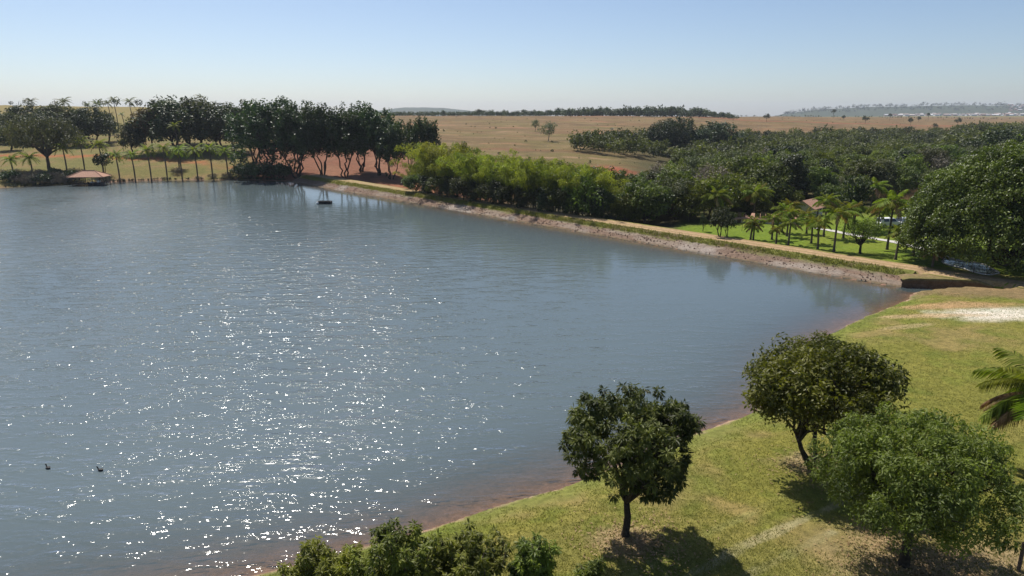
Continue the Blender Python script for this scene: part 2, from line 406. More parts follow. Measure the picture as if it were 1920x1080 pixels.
m, N, L, B = new_mat('ground')
a = N.new('ShaderNodeAttribute'); a.attribute_name = 'col'
n_f = noise_node(N, L, 2.2, 6, .7); n_m = noise_node(N, L, .35, 4, .6); n_g = noise_node(N, L, 14, 3, .7)
c1 = mixc(N, L, 1.0, a.outputs['Color'], ramp(N, L, n_f.outputs['Fac'], [(.3, (.62, .64, .6)), (.7, (1.35, 1.32, 1.3))]).outputs['Color'], 'MULTIPLY')
c2 = mixc(N, L, 1.0, c1, ramp(N, L, n_m.outputs['Fac'], [(.3, (.84, .88, .84)), (.7, (1.16, 1.1, 1.1))]).outputs['Color'], 'MULTIPLY')
c3 = mixc(N, L, 1.0, c2, ramp(N, L, n_g.outputs['Fac'], [(.3, (.7, .72, .7)), (.7, (1.28, 1.25, 1.25))]).outputs['Color'], 'MULTIPLY')
L.new(c3, B.inputs['Base Color']); B.inputs['Roughness'].default_value = .95; B.inputs['Specular IOR Level'].default_value = .1
b = N.new('ShaderNodeBump'); b.inputs['Strength'].default_value = .6; b.inputs['Distance'].default_value = .12
L.new(math_(N, L, 'ADD', n_f.outputs['Fac'], n_g.outputs['Fac']), b.inputs['Height']); L.new(b.outputs['Normal'], B.inputs['Normal'])
M_GROUND = m
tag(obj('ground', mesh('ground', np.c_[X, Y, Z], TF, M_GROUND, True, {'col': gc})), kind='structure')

# ------------------------------------------------------------------ lake
def water_mat(name, turbid, murk):
    m, N, L, B = new_mat(name); N.remove(B)
    dep = N.new('ShaderNodeAttribute'); dep.attribute_name = 'depth'
    rip = N.new('ShaderNodeAttribute'); rip.attribute_name = 'ripple'
    w1 = noise_node(N, L, 2.9, 1.0, .5, stretch=(.42, 1, 1), rot=math.radians(-14))
    w2 = noise_node(N, L, 6.5, .6, .5, stretch=(.5, 1, 1), rot=math.radians(18))
    w3 = noise_node(N, L, .6, 1, .5, stretch=(.4, 1, 1), rot=math.radians(-8))
    gust = noise_node(N, L, .75, 2.5, .6, stretch=(.35, 1, 1), rot=math.radians(-16))
    gs = math_(N, L, 'MULTIPLY_ADD', ramp(N, L, gust.outputs['Fac'], [(.44, (0, 0, 0)), (.68, (1, 1, 1))]).outputs['Color'], 1.25, .42)
    h = math_(N, L, 'ADD', math_(N, L, 'MULTIPLY', w1.outputs['Fac'], .21), math_(N, L, 'MULTIPLY', w2.outputs['Fac'], .07))
    h = math_(N, L, 'ADD', math_(N, L, 'MULTIPLY', h, gs), math_(N, L, 'MULTIPLY', w3.outputs['Fac'], .08))
    bp = N.new('ShaderNodeBump'); bp.inputs['Distance'].default_value = 1.0
    L.new(h, bp.inputs['Height']); L.new(rip.outputs['Fac'], bp.inputs['Strength'])
    gl = N.new('ShaderNodeBsdfGlossy'); gl.inputs['Roughness'].default_value = .085; L.new(bp.outputs['Normal'], gl.inputs['Normal'])
    b3 = N.new('ShaderNodeBump'); b3.inputs['Distance'].default_value = 1.0; L.new(h, b3.inputs['Height']); L.new(math_(N, L, 'MULTIPLY', rip.outputs['Fac'], .32), b3.inputs['Strength'])
    g2 = N.new('ShaderNodeBsdfGlossy'); L.new(math_(N, L, 'MULTIPLY_ADD', rip.outputs['Fac'], .13, .06), g2.inputs['Roughness']); L.new(b3.outputs['Normal'], g2.inputs['Normal'])
    gm = N.new('ShaderNodeMixShader'); gm.inputs[0].default_value = .62; L.new(gl.outputs[0], gm.inputs[1]); L.new(g2.outputs[0], gm.inputs[2])
    fr = N.new('ShaderNodeFresnel'); fr.inputs['IOR'].default_value = 1.38; 
    b2 = N.new('ShaderNodeBump'); b2.inputs['Distance'].default_value = 1.0
    L.new(h, b2.inputs['Height']); L.new(math_(N, L, 'MULTIPLY', rip.outputs['Fac'], .9), b2.inputs['Strength'])
    L.new(b2.outputs['Normal'], fr.inputs['Normal'])
    df = N.new('ShaderNodeBsdfDiffuse'); df.inputs['Color'].default_value = (*turbid, 1)
    tr = N.new('ShaderNodeBsdfTransparent'); tr.inputs['Color'].default_value = (.93, .9, .82, 1)
    al = math_(N, L, 'SUBTRACT', 1.0, math_(N, L, 'POWER', 2.718, math_(N, L, 'MULTIPLY', dep.outputs['Fac'], -murk)))
    body = N.new('ShaderNodeMixShader'); L.new(al, body.inputs[0]); L.new(tr.outputs[0], body.inputs[1]); L.new(df.outputs[0], body.inputs[2])
    mx = N.new('ShaderNodeMixShader'); L.new(fr.outputs[0], mx.inputs[0]); L.new(body.outputs[0], mx.inputs[1]); L.new(gm.outputs[0], mx.inputs[2])
    L.new(mx.outputs[0], N['Material Output'].inputs['Surface'])
    return m
keep = ((gd < 2.0)[TF].any(1)) & (np.hypot(X, Y)[TF].min(1) > 12)
used = np.unique(TF[keep]); remap = np.full(len(X), -1); remap[used] = np.arange(len(used))
wx, wy = X[used], Y[used]
t_, q_ = dam_tq(wx, wy)
calm = sstep(-58, -8, q_ + 26 * (fbm(wx * .03, wy * .03, 71) - .5)) * sstep(-10, 0, DLEN + 20 - t_)
calm = np.maximum(calm, sstep(175, 212, wy + 14 * (fbm(wx * .05, wy * .02, 72) - .5)) * .8)
calm = np.maximum(calm, (1 - sstep(1, 12, -gd[used])) * .55)
ripple = .05 + .98 * (1 - calm) * (.55 + .75 * fbm(wx * .045, wy * .025, 73))
M_LAKE = water_mat('lake_water', (.105, .137, .146), 1.9)
tag(obj('lake_water', mesh('lake_water', np.c_[wx, wy, np.zeros(len(wx))], remap[TF[keep]], M_LAKE, True,
        {'depth': np.maximum(-Z[used], 0), 'ripple': ripple})), kind='structure')

# ------------------------------------------------------------------ earth dam: stone-faced bank, grass verge, dirt road
ts = np.arange(-13.5, DLEN + 2.5, .42)
def strip(q0, q1, dq, lift, rough, name, mat, colour, t0=-13.5):
    ts = np.arange(t0, DLEN + 2.5, .42)
    qs = np.arange(q0, q1 + .001, dq)
    tt, qq = np.meshgrid(ts, qs, indexing='ij'); tt, qq = tt.ravel(), qq.ravel()
    q2 = qq.copy()
    x = DA[0] + tt * DE[0] + q2 * DN[0]; y = DA[1] + tt * DE[1] + q2 * DN[1]
    z = np.where(tt < -.6, land(x, y) + .02, dam_profile(tt, q2)) + lift + rough * (fbm(x * 1.1, y * 1.1, 81, 4) - .5)
    z += colour['lip'](tt, qq) if 'lip' in colour else 0
    n, m_ = len(ts), len(qs); i, j = np.meshgrid(np.arange(n - 1), np.arange(m_ - 1), indexing='ij')
    F = np.stack([i * m_ + j, (i + 1) * m_ + j, (i + 1) * m_ + j + 1, i * m_ + j + 1], -1).reshape(-1, 4)[:, ::-1]
    me = mesh(name, np.c_[x, y, z], F, mat, True, {'col': colour['f'](x, y, tt, qq)})
    return tag(obj(name, me), kind='structure')
def mixa(c, m, k): return c + (np.array(k) - c) * np.clip(m, 0, 1)[:, None]
def col_face(x, y, t, q):
    c = np.ones((len(x), 3)) * C(.19, .132, .098)
    n = fbm(t * .18, q * .9, 91); c = mixa(c, sstep(.5, .62, n) * .8, (.25, .20, .16)); c = mixa(c, sstep(.52, .66, fbm(t * .1 + 5, q * .5, 92)) * .6, (.21, .135, .10))
    c = mixa(c, (1 - sstep(.05, .55, q)) * .85, (.16, .12, .07))                                # damp, algae-stained foot
    c = mixa(c, sstep(.66, .74, fbm(t * .07, q * .1, 93)) * .6, (.34, .30, .27))
    return mixa(c, sstep(2.1, 2.9, q + (fbm(t * .5, q, 94) - .5) * 2.0) * .8, (.15, .15, .05))
def col_verge(x, y, t, q):
    c = np.ones((len(x), 3)) * C(.165, .17, .045); n = fbm(x * .35, y * .35, 95)
    c = mixa(c, sstep(.46, .6, n) * .8, (.22, .17, .09)); c = mixa(c, sstep(.5, .62, fbm(t * .3, q * 1.2, 96)) * .85, (.16, .115, .075))
    return mixa(c, sstep(95, 130, t) * .5, (.30, .24, .11))
def col_road(x, y, t, q):
    cw = crest_w(t); s = (q - 4.2) / cw                                                         # 0 lake side .. 1 land side
    c = np.ones((len(x), 3)) * C(.33, .225, .125)
    n = fbm(t * .25, q * 1.4, 97)
    rut = np.exp(-((s - .27) / .10)**2) + np.exp(-((s - .66) / .10)**2)
    c = mixa(c, rut * .75, (.44, .31, .19)); c = mixa(c, np.exp(-((s - .46) / .07)**2) * (.3 + .5 * n), (.24, .19, .085))
    c = mixa(c, sstep(.86, 1.0, s + (n - .5) * .3) + (1 - sstep(.02, .14, s + (n - .5) * .2)), (.20, .19, .055))
    c = mixa(c, sstep(.95, 1.1, s + (n - .5) * .25) * (1 - sstep(55, 75, t)) * sstep(-4, 2, t), (.15, .19, .03))
    return mixa(c, sstep(80, 120, t) * .45, (.31, .24, .115))
mD, N, L, B = new_mat('dam_earth')
a = N.new('ShaderNodeAttribute'); a.attribute_name = 'col'
n_f = noise_node(N, L, 1.6, 6, .7); n_g = noise_node(N, L, 6, 4, .7)
c1 = mixc(N, L, 1.0, a.outputs['Color'], ramp(N, L, n_f.outputs['Fac'], [(.3, (.7, .7, .7)), (.7, (1.28, 1.27, 1.25))]).outputs['Color'], 'MULTIPLY')
c2 = mixc(N, L, 1.0, c1, ramp(N, L, n_g.outputs['Fac'], [(.3, (.75, .75, .75)), (.7, (1.24, 1.23, 1.2))]).outputs['Color'], 'MULTIPLY')
L.new(c2, B.inputs['Base Color']); B.inputs['Roughness'].default_value = .95; B.inputs['Specular IOR Level'].default_value = .1
b = N.new('ShaderNodeBump'); b.inputs['Strength'].default_value = .5; b.inputs['Distance'].default_value = .15
L.new(n_g.outputs['Fac'], b.inputs['Height']); L.new(b.outputs['Normal'], B.inputs['Normal'])
strip(-2.0, 2.9, .2, 0, .30, 'dam_bank', mD, {'f': col_face}, -.5)
strip(2.5, 4.5, .18, .05, .26, 'dam_verge', mD, {'f': col_verge, 'lip': lambda t, q: -.22 * (1 - sstep(0, .8, q - 2.5 - .8 * fbm(t * .35, t * 0, 98)))}, -.5)
strip(4.2, 10.5, .26, .03, .06, 'dirt_road', mD, {'f': col_road, 'lip': lambda t, q: -.05 * np.exp(-(((q - 4.2) / crest_w(t) - .27) / .08)**2) - .05 * np.exp(-(((q - 4.2) / crest_w(t) - .66) / .08)**2)})

# cut bank of the spillway channel at the near end of the dam
WP = catmull([(46.5, 79.05), (49.5, 78.8), (53.6, 78.15), (55.8, 76.7)], 10); nw = len(WP)
WT = np.interp(np.linspace(0, 1, nw), [0, .1, .8, 1], [.95, 1.12, 1.1, .7]); Vw = []; Cw = []
for k in range(nw):
    for z_, off, c_ in ((-.45, -.12, (.13, .085, .055)), (.0, -.03, (.13, .085, .055)), (.4, .06, (.15, .10, .065)), (.75, -.04, (.14, .095, .06)), (1.0, .02, (.17, .15, .06)), (1.03, .7, (.20, .16, .07)), (1.05, 2.2, (.22, .16, .09))):
        j_ = .1 * (vnoise(np.array([k * .7]), np.array([z_ * 3]), 3)[0] - .5)
        Vw.append((WP[k, 0] + DN[0] * (off + j_) * (.4 if off > .5 else 0), WP[k, 1] + off + j_, z_ * WT[k] if z_ > 0 else z_)); Cw.append(c_)
i, j = np.meshgrid(np.arange(nw - 1), np.arange(6), indexing='ij')
FW = np.stack([i * 7 + j, (i + 1) * 7 + j, (i + 1) * 7 + j + 1, i * 7 + j + 1], -1).reshape(-1, 4)
tag(obj('channel_bank', mesh('channel_bank', np.array(Vw), FW, mD, False, {'col': np.array(Cw)})), kind='structure')

# ------------------------------------------------------------------ plants: materials and builders
M_BARK = plain('bark', (.10, .078, .058), .9, .4, 6, bump=.5, spec=.1)
M_BARK_DARK = plain('dark_bark', (.05, .04, .03), .9, .4, 6, bump=.5, spec=.1)
M_PALE_BARK = plain('pale_bark', (.22, .19, .15), .9, .35, 4, bump=.4, spec=.1)
M_PALM_TRUNK = plain('palm_trunk', (.13, .105, .08), .9, .35, 5, bump=.5, spec=.1)
LM = dict(
 mango=leaf_mat('mango_leaves', (0.024, 0.033, 0.008), (0.202, 0.208, 0.043), .3, .5, .12, .3),
 round=leaf_mat('round_leaves', (0.028, 0.046, 0.006), (0.221, 0.244, 0.034), .34, .5, .12),
 feather=leaf_mat('feather_leaves', (0.032, 0.051, 0.009), (0.241, 0.296, 0.055), .36, .55, .1),
 bush=leaf_mat('bush_leaves', (0.030, 0.046, 0.007), (0.287, 0.317, 0.043), .34, .5, .1),
 fig=leaf_mat('fig_leaves', (0.017, 0.038, 0.014), (0.075, 0.117, 0.034), .22, .45, .15),
 big=leaf_mat('giant_fig_leaves', (0.024, 0.043, 0.007), (0.183, 0.234, 0.040), .3, .45, .1),
 forest=leaf_mat('forest_leaves', (0.022, 0.037, 0.009), (0.164, 0.194, 0.040), .32, .55, .42),
 bright=leaf_mat('bright_leaves', (0.037, 0.058, 0.009), (0.241, 0.278, 0.043), .36, .55, .3),
 olive=leaf_mat('olive_leaves', (0.054, 0.066, 0.025), (0.143, 0.150, 0.059), .25, .6, .2),
 dull=leaf_mat('dull_leaves', (0.057, 0.066, 0.031), (0.158, 0.158, 0.070), .22, .6, .15),
 darkm=leaf_mat('dark_leaves', (0.021, 0.036, 0.013), (0.075, 0.096, 0.031), .22, .5, .2),
 rust=leaf_mat('rusty_leaves', (.07, .04, .018), (.14, .085, .035), .25, .6, .1),
 bamboo=leaf_mat('bamboo_leaves', (0.042, 0.063, 0.009), (0.424, 0.439, 0.055), .38, .55, .12),
 palm=leaf_mat('palm_leaves', (0.042, 0.069, 0.009), (0.288, 0.332, 0.046), .36, .6, .15, .15),
 yellowpalm=leaf_mat('yellow_palm_leaves', (.12, .12, .016), (.27, .24, .04), .36, .6, .15, .15),
 dry=leaf_mat('dry_fronds', (.20, .125, .05), (.40, .28, .14), .2, .7, .15),
 grey=leaf_mat('grey_twigs', (.13, .105, .08), (.30, .26, .21), .1, .8, .15),
 gum=leaf_mat('gum_leaves', (0.083, 0.102, 0.059), (0.203, 0.225, 0.140), .28, .6, .1),
 grass=leaf_mat('grass_blades', (.13, .128, .028), (.27, .245, .07), .3, .7, .0))

def unit(v): return v / (np.linalg.norm(v, axis=-1, keepdims=True) + 1e-9)
def leaves(r, cen, rad, per, size, width, mode='shell', droop=.3, fill=.5, squash=1.0):
    """leaf faces round clump centres; returns vertices, quads, tints"""
    n = len(cen) * per; k = np.repeat(np.arange(len(cen)), per)
    d = unit(r.normal(size=(n, 3)) + np.array([0, 0, .25]))
    rr_ = rad[k] * (fill + (1 - fill) * r.random(n) ** .5)
    sq = np.array([1, 1, squash])
    pos = cen[k] + d * rr_[:, None] * sq
    ln = size * (.65 + .7 * r.random(n)); wd = width * (.7 + .6 * r.random(n))
    if mode == 'rosette':
        pos = cen[k] + d * (rr_ * .25)[:, None]
        ax = unit(d + np.array([0, 0, -droop]) + .25 * r.normal(size=(n, 3)))
        nn = unit(np.cross(np.cross(ax, np.array([[0, 0, 1.0]])), ax) + .35 * r.normal(size=(n, 3)))
    else:
        nn = unit(d * 1.0 + np.array([0, 0, .7]) + .75 * r.normal(size=(n, 3)))
        ax = unit(np.cross(nn, r.normal(size=(n, 3))) + np.array([0, 0, -droop]))
    sd = unit(np.cross(nn, ax))
    mid = pos + ax * (ln * .5)[:, None] + nn * (ln * .07)[:, None]
    V = np.stack([pos, mid + sd * (wd / 2)[:, None], pos + ax * ln[:, None], mid - sd * (wd / 2)[:, None]], 1).reshape(-1, 3)
    F = np.arange(4 * n).reshape(-1, 4)
    ph = r.random(3) * 40; sc_ = 1.3 / (np.median(rad) * 3 + .2)
    ct = .5 * r.random(len(cen)) + .5 * sstep(.3, .7, .5 * vnoise(cen[:, 0] * sc_ + ph[0], cen[:, 2] * sc_ + ph[1], 4) + .5 * vnoise(cen[:, 1] * sc_ + ph[2], cen[:, 2] * sc_, 5)); t = np.clip(.72 * ct[k] ** 1.2 + .28 * r.random(n), 0, 1)
    return V, F, np.repeat(t, 4)

def blob_points(r, n, rx, ry, rz, cz, shell=.55, cut=-.75, lumps=5, lump=.25, frac=.72):
    """clump centres through an uneven crown"""
    d = unit(r.normal(size=(n * 3, 3))); d = d[d[:, 2] > cut][:n]
    lobes = max(5, lumps + 3)
    lc = unit(r.normal(size=(lobes, 3)) + np.array([0, 0, .25])); lc = lc * (.5 + .2 * r.random((lobes, 1))); lc[:, 2] = np.maximum(lc[:, 2], cut * .6)
    lr = (.30 + .5 * lump) * (.75 + .5 * r.random(lobes))
    k = r.integers(lobes, size=len(d)); m_ = r.random(len(d)) < frac
    ld = unit(r.normal(size=(lumps, 3)) + np.array([0, 0, .3]))
    b = 1 - lump + lump * 2.0 * np.max(np.clip((d @ ld.T - .6) / .4, 0, 1) ** 1.2, axis=1)
    rad = (shell + (1 - shell) * r.random(len(d)) ** .6) * b
    Q = d * rad[:, None] * .86
    L2 = lc[k] + d * (lr[k] * (.6 + .4 * r.random(len(d))))[:, None]
    Q = np.where(m_[:, None], L2, Q); Q[:, 2] = np.maximum(Q[:, 2], cut * 1.05)
    return Q * 1.08 * np.array([rx, ry, rz]) + np.array([0, 0, cz])

def limb(mb, r, a, b, ra, rb, n=6, wob=.08, sag=.0, sides=6):
    a, b = np.asarray(a, float), np.asarray(b, float); L_ = np.linalg.norm(b - a)
    s = np.linspace(0, 1, n)[:, None]
    P = a + (b - a) * s + np.array([0, 0, 1]) * (np.sin(s * PI) * sag * L_)
    P[1:-1] += r.normal(size=(n - 2, 3)) * wob * L_ / n
    mb.tube(P, np.linspace(ra, rb, n), sides)
    return P

def tree_meshes(seed, H, rx, rz, cz, nclump, crad, per, size, width, mat, tr=.2, fork=.35, stems=1, mode='shell', droop=.3, cut=-.7,
                shell=.55, lump=.25, lumps=5, bark=None, nlimb=9, ry=None, lean=.0, squash=1.0, extra=None, sides=7, twigs=0, frac=.72):
    r = np.random.default_rng(seed); ry = ry or rx
    cen = blob_points(r, nclump, rx, ry, rz, cz, shell, cut, lumps, lump, frac)
    if extra is not None: cen = np.vstack([cen, extra])
    rad = crad * (.65 + .7 * r.random(len(cen)))
    V, F, t = leaves(r, cen, rad, per, size, width, mode, droop, squash=squash)
    crown = mesh('crown', V, F, mat, False, {'tint': t})
    mb = MB()
    top = cz + rz * .35
    for k in range(stems):
        a0 = r.random() * 2 * PI; spread = .0 if stems == 1 else .25 * rx
        b0 = np.array([math.cos(a0), math.sin(a0), 0]) * (0 if stems == 1 else tr * 1.2)
        f = np.array([math.cos(a0) * spread + lean, math.sin(a0) * spread, fork * H])
        P = limb(mb, r, b0 + np.array([0, 0, -.25]), f, tr, tr * .72, 6, .12, 0, sides)
        mb.tube([b0 + np.array([0, 0, -.3]), b0 + np.array([0, 0, .18 * tr * 4])], [tr * 1.5, tr], sides, False)
        idx = r.choice(len(cen), max(2, nlimb // stems), replace=False)
        for i_ in idx:
            Q = limb(mb, r, f, cen[i_], tr * .5, tr * .07, 7, .22, .07, 5)
            for _ in range(twigs):
                s_ = Q[r.integers(2, 6)]; j_ = np.argmin(np.linalg.norm(cen - (s_ + r.normal(size=3) * rx * .3), axis=1))
                limb(mb, r, s_, cen[j_], tr * .16, tr * .03, 5, .2, .05, 4)
        limb(mb, r, f, [f[0] * .7, f[1] * .7, top], tr * .68, tr * .08, 6, .2, 0, 5)
    return mb.build('trunk', bark or M_BARK, True), crown

def plant(name, meshes, loc, rz=0.0, scale=1.0, label=None, cat='tree', group=None, parts=('trunk', 'crown')):
    e = obj(name, None, None, loc, rz, scale); e.empty_display_size = .3
    for pn, me in zip(parts, meshes): obj(pn, me, e)
    return tag(e, label, cat, group)

# ---- palms
def frond_mesh(seed, L_, th0, bend, pairs, ll, lw, mat, drp=.45):
    r = np.random.default_rng(seed); mb = MB()
    s = np.linspace(0, 1, 12); th = th0 - bend * s ** 1.2
    x = np.concatenate([[0], np.cumsum(np.cos((th[1:] + th[:-1]) / 2))]) * L_ / 11; z = np.concatenate([[0], np.cumsum(np.sin((th[1:] + th[:-1]) / 2))]) * L_ / 11
    P = np.c_[x, 0 * x, z]; mb.tube(P, np.linspace(.035, .008, 12) * (L_ / 3), 4, a=.7)
    T_ = np.c_[np.cos(th), 0 * th, np.sin(th)]
    for k in range(pairs):
        q = .16 + .84 * (k + .5) / pairs; b = np.array([np.interp(q, s, P[:, c]) for c in range(3)]); tt = np.array([np.interp(q, s, T_[:, c]) for c in range(3)])
        l = ll * (math.sin(PI * min(1, .12 + .86 * q)) ** .6 + .12) * (.85 + .3 * r.random())
        for sg in (-1, 1):
            d = tt * (.35 + .5 * q) + np.array([0, sg * .85, -drp * (.6 + .8 * r.random())]); d /= np.linalg.norm(d)
            wv = np.cross(d, np.cross(tt, d)); wv /= np.linalg.norm(wv) + 1e-9
            m_ = b + d * l * .5 + np.array([0, 0, .04 * l]); e = b + d * l + np.array([0, 0, -drp * .35 * l])
            mb.add([b - wv * lw * .3, b + wv * lw * .3, m_ + wv * lw * .5, e, m_ - wv * lw * .5], [(0, 1, 2, 3, 4)], a=.2 + .6 * r.random())
    return mb.build('frond', mat, False)
def frond_set(seed, L_, pairs, ll, lw, mat):
    return dict(up=[frond_mesh(seed + 1, L_ * .8, 1.25, .9, pairs, ll * .8, lw, mat), frond_mesh(seed + 2, L_ * .9, 1.0, 1.1, pairs, ll * .9, lw, mat)],
                mid=[frond_mesh(seed + 3, L_, .65, 1.25, pairs, ll, lw, mat), frond_mesh(seed + 4, L_ * .95, .45, 1.2, pairs, ll, lw, mat)],
                low=[frond_mesh(seed + 5, L_, .12, 1.2, pairs, ll, lw, mat, .7)],
                dead=[frond_mesh(seed + 6, L_ * .9, -.05, .95, pairs, ll * .8, lw, LM['dry'], .9)])
FR = frond_set(100, 2.9, 17, .75, .12, LM['palm'])
FRY = frond_set(120, 2.6, 15, .7, .12, LM['yellowpalm'])
def palm(u, v, crown_v, size, label, name='coconut_palm', fr=FR, nf=16, dead=2, yel=0, lean=None, Y=None, tr=.14, seed=0, group='coconut palms on the lawn behind the dam'):
    r = np.random.default_rng(seed + int(u) * 7)
    p = T(u, v) if Y is None else at(u, Y)
    hz = zat(crown_v, p[1]) - p[2]
    hz = max(hz, .7)
    e = obj(name, None, None, p, 0); e.empty_display_size = .3
    lx, ly = (r.normal(size=2) * .04 * hz) if lean is None else lean
    s = np.linspace(0, 1, 7)[:, None]
    P = np.array([0, 0, -.2]) + s * np.array([0, 0, hz + .2]) + s ** 2 * np.array([lx, ly, 0])
    mb = MB(); mb.tube(P, np.concatenate([[tr * 1.6], np.linspace(tr * 1.1, tr * .8, 6)]), 8)
    mb.tube([P[-1] - [0, 0, .3 * size], P[-1] + [0, 0, .2 * size]], [tr * 1.1, tr * 1.5], 8)
    obj('trunk', mb.build('trunk', M_PALM_TRUNK, True), e)
    top = P[-1]
    kinds = ['up'] * int(nf * .3) + ['mid'] * int(nf * .42) + ['low'] * int(nf * .28) + ['dead'] * dead
    ang = r.random() * 7
    for k, kd in enumerate(kinds):
        src = FRY if (kd != 'dead' and k < yel) else fr
        me = src[kd][r.integers(len(src[kd]))]; ang += 2.39996
        f = obj('frond', me, e, top, ang + r.normal() * .15, size * (.85 + .3 * r.random()))
        f.rotation_euler[0] = r.normal() * .15
    return tag(e, label, 'palm', group)

def palm_crown_mesh(seed, L_, n, mat, dead=2):
    """whole head of a far palm in one mesh"""
    r = np.random.default_rng(seed); mb = MB()
    for k in range(n):
        az_ = k * 2.39996 + r.normal() * .2; th0 = 1.25 - 1.5 * (k / n); bend = 1.0 + .4 * r.random(); LL = L_ * (.8 + .3 * r.random())
        s = np.linspace(0, 1, 8); th = th0 - bend * s
        x = np.concatenate([[0], np.cumsum(np.cos(th[1:]))]) * LL / 7; z = np.concatenate([[0], np.cumsum(np.sin(th[1:]))]) * LL / 7
        c, sn = math.cos(az_), math.sin(az_); tn = r.random()
        for j in range(1, 8):
            for sg in (-1, 1):
                w_ = .2 * LL * math.sin(PI * (.15 + .8 * j / 8)); 
                a_ = np.array([x[j - 1], 0, z[j - 1]]); b_ = np.array([x[j], 0, z[j]]); e_ = b_ + np.array([.06 * LL, sg * w_, -.55 * w_])
                Q = np.array([a_, b_, e_]); Q = np.c_[Q[:, 0] * c - Q[:, 1] * sn, Q[:, 0] * sn + Q[:, 1] * c, Q[:, 2]]
                mb.add(Q, [(0, 1, 2)], a=.5 * tn + .5 * r.random())
    return mb.build('crown', mat, False)
def palm_trunk_mesh(seed, H, tr, bow=.3, base=1.5, mat=None):
    s = np.linspace(0, 1, 9)[:, None]
    P = np.array([0, 0, -.3]) + s * np.array([0, 0, H + .3]) + (np.sin(s * 3.6) * np.array([bow, 0, 0]) - s * np.array([bow * 1.6, 0, 0]))
    P[:, :2] -= P[0, :2]
    mb = MB(); mb.tube(P, np.interp(s[:, 0], [0, .08, .4, 1], [tr * base, tr, tr * 1.1, tr * .75]), 7)
    return mb.build('trunk', mat or M_PALM_TRUNK, True), P[-1]
def far_palm(u, v, crown_v, L_, label, name, mat, group, seed, tr=.16, bow=.25, n=13, Y=None):
    p = T(u, v) if Y is None else at(u, Y)
    H = max(zat(crown_v, p[1]) - p[2], 1.0)
    tm, tp = palm_trunk_mesh(seed, H, tr, bow)
    e = obj(name, None, None, p); e.empty_display_size = .3
    obj('trunk', tm, e); obj('crown', palm_crown_mesh(seed, L_, n, mat), e, tp)
    return tag(e, label, 'palm', group)

# ------------------------------------------------------------------ the trees on the near lawn
def near_tree(u, v, name, label, seed, **kw):
    p = T(u, v); ms = tree_meshes(seed, **kw)
    return plant(name, ms, p, 0, 1, label)
p1 = T(1175, 1006)
r = np.random.default_rng(3)
near_tree(1172, 1006, 'mango_tree', 'dark mango tree with single trunk and round shadow, nearest the shore in the foreground', 11, H=7, rx=3.2, rz=2.5, cz=4.6, nclump=470, crad=.42,
          per=58, size=.25, width=.07, mat=LM['mango'], tr=.19, fork=.24, mode='rosette', droop=.75, cut=-.78, shell=.5, nlimb=16, bark=M_BARK_DARK, lumps=13, lump=.05, frac=.6, twigs=3)
near_tree(1526, 876, 'spreading_tree', 'wide low tree with several dark stems, behind the feathery tree on the lawn', 23, H=6.2, rx=4.2, rz=2.35, cz=4.75, nclump=430, crad=.5,
          per=62, size=.25, width=.105, mat=LM['round'], tr=.15, fork=.26, stems=4, cut=-.7, shell=.5, nlimb=20, bark=M_BARK_DARK, lumps=13, lump=.08, frac=.6, twigs=2)
near_tree(1695, 1060, 'feathery_tree', 'large light green feathery tree filling the lower right corner', 37, H=7, rx=4.3, rz=2.75, cz=4.05, nclump=640, crad=.36,
          per=66, size=.19, width=.066, mat=LM['feather'], tr=.22, fork=.26, cut=-.55, shell=.5, nlimb=18, bark=M_BARK_DARK, lumps=18, lump=.0, frac=.7, droop=.45, twigs=3)

# shrubs in front of the camera, their tops rising into the bottom of the picture
def shoot_shrub(x, y, H, rx, seed, label, n=26):
    r = np.random.default_rng(seed); cen = []; mb = MB()
    for k in range(n):
        a_ = r.random() * 2 * PI; q = rx * r.random() ** .6; h = H * (.68 + .38 * r.random()) * (1 - .25 * (q / rx) ** 2)
        tip = np.array([q * math.cos(a_), q * math.sin(a_), h])
        P = limb(mb, r, [tip[0] * .15, tip[1] * .15, -.1], tip, .05, .012, 7, .15, .0, 4)
        for s_ in np.linspace(.38, 1.0, 11): cen.append(P[0] + (P[-1] - P[0]) * s_ + r.normal(size=3) * .12)
    cen = np.array(cen); rad = .26 * (.7 + .6 * r.random(len(cen)))
    V, F, t = leaves(r, cen, rad, 46, .21, .062, 'rosette', .8)
    z = float(ground(np.array([x]), np.array([y]))[0])
    return plant('leafy_shrub', (mb.build('trunk', M_BARK, True), mesh('crown', V, F, LM['bush'], False, {'tint': t})), (x, y, z), 0, 1, label, 'shrub', 'shrubs at the bottom edge of the photo', ('stems', 'crown'))
for (u_, v_, Y_, rx_, sd, lb) in ((610, 1022, 22.5, 1.7, 1, 'leftmost leafy shrub at the bottom edge, glints of water behind it'),
                                  (745, 1004, 22.2, 1.9, 2, 'tallest leafy shrub at the bottom edge, one shoot standing above the rest'),
                                  (880, 1014, 22.0, 1.7, 5, 'leafy shrub at the bottom edge in front of the grassy shore corner'),
                                  (1000, 1010, 22.6, .95, 4, 'slim pale green shrub at the bottom edge, beside the mango shadow')):
    rv = ray(u_, v_); x_ = rv[0] / rv[1] * Y_; zt = zat(v_, Y_); gz = float(ground(np.array([x_]), np.array([Y_]))[0])
    shoot_shrub(x_, Y_, zt - gz, rx_, sd, lb, n=int(20 * rx_ + 6))
rv = ray(1108, 1068); shoot_shrub(rv[0] / rv[1] * 22.3, 22.3, zat(1068, 22.3) - 1.2, .45, 9, 'small dark sprig at the bottom edge left of the mango shadow', 5)

# coconut palm reaching in from the right edge
FRN = frond_set(140, 3.3, 42, .85, .055, LM['palm'])
palm(1950, 890, 742, 1.15, 'coconut palm with brown drooping fronds reaching in at the right edge', fr=FRN, nf=18, dead=8, tr=.17, seed=5, group=None)

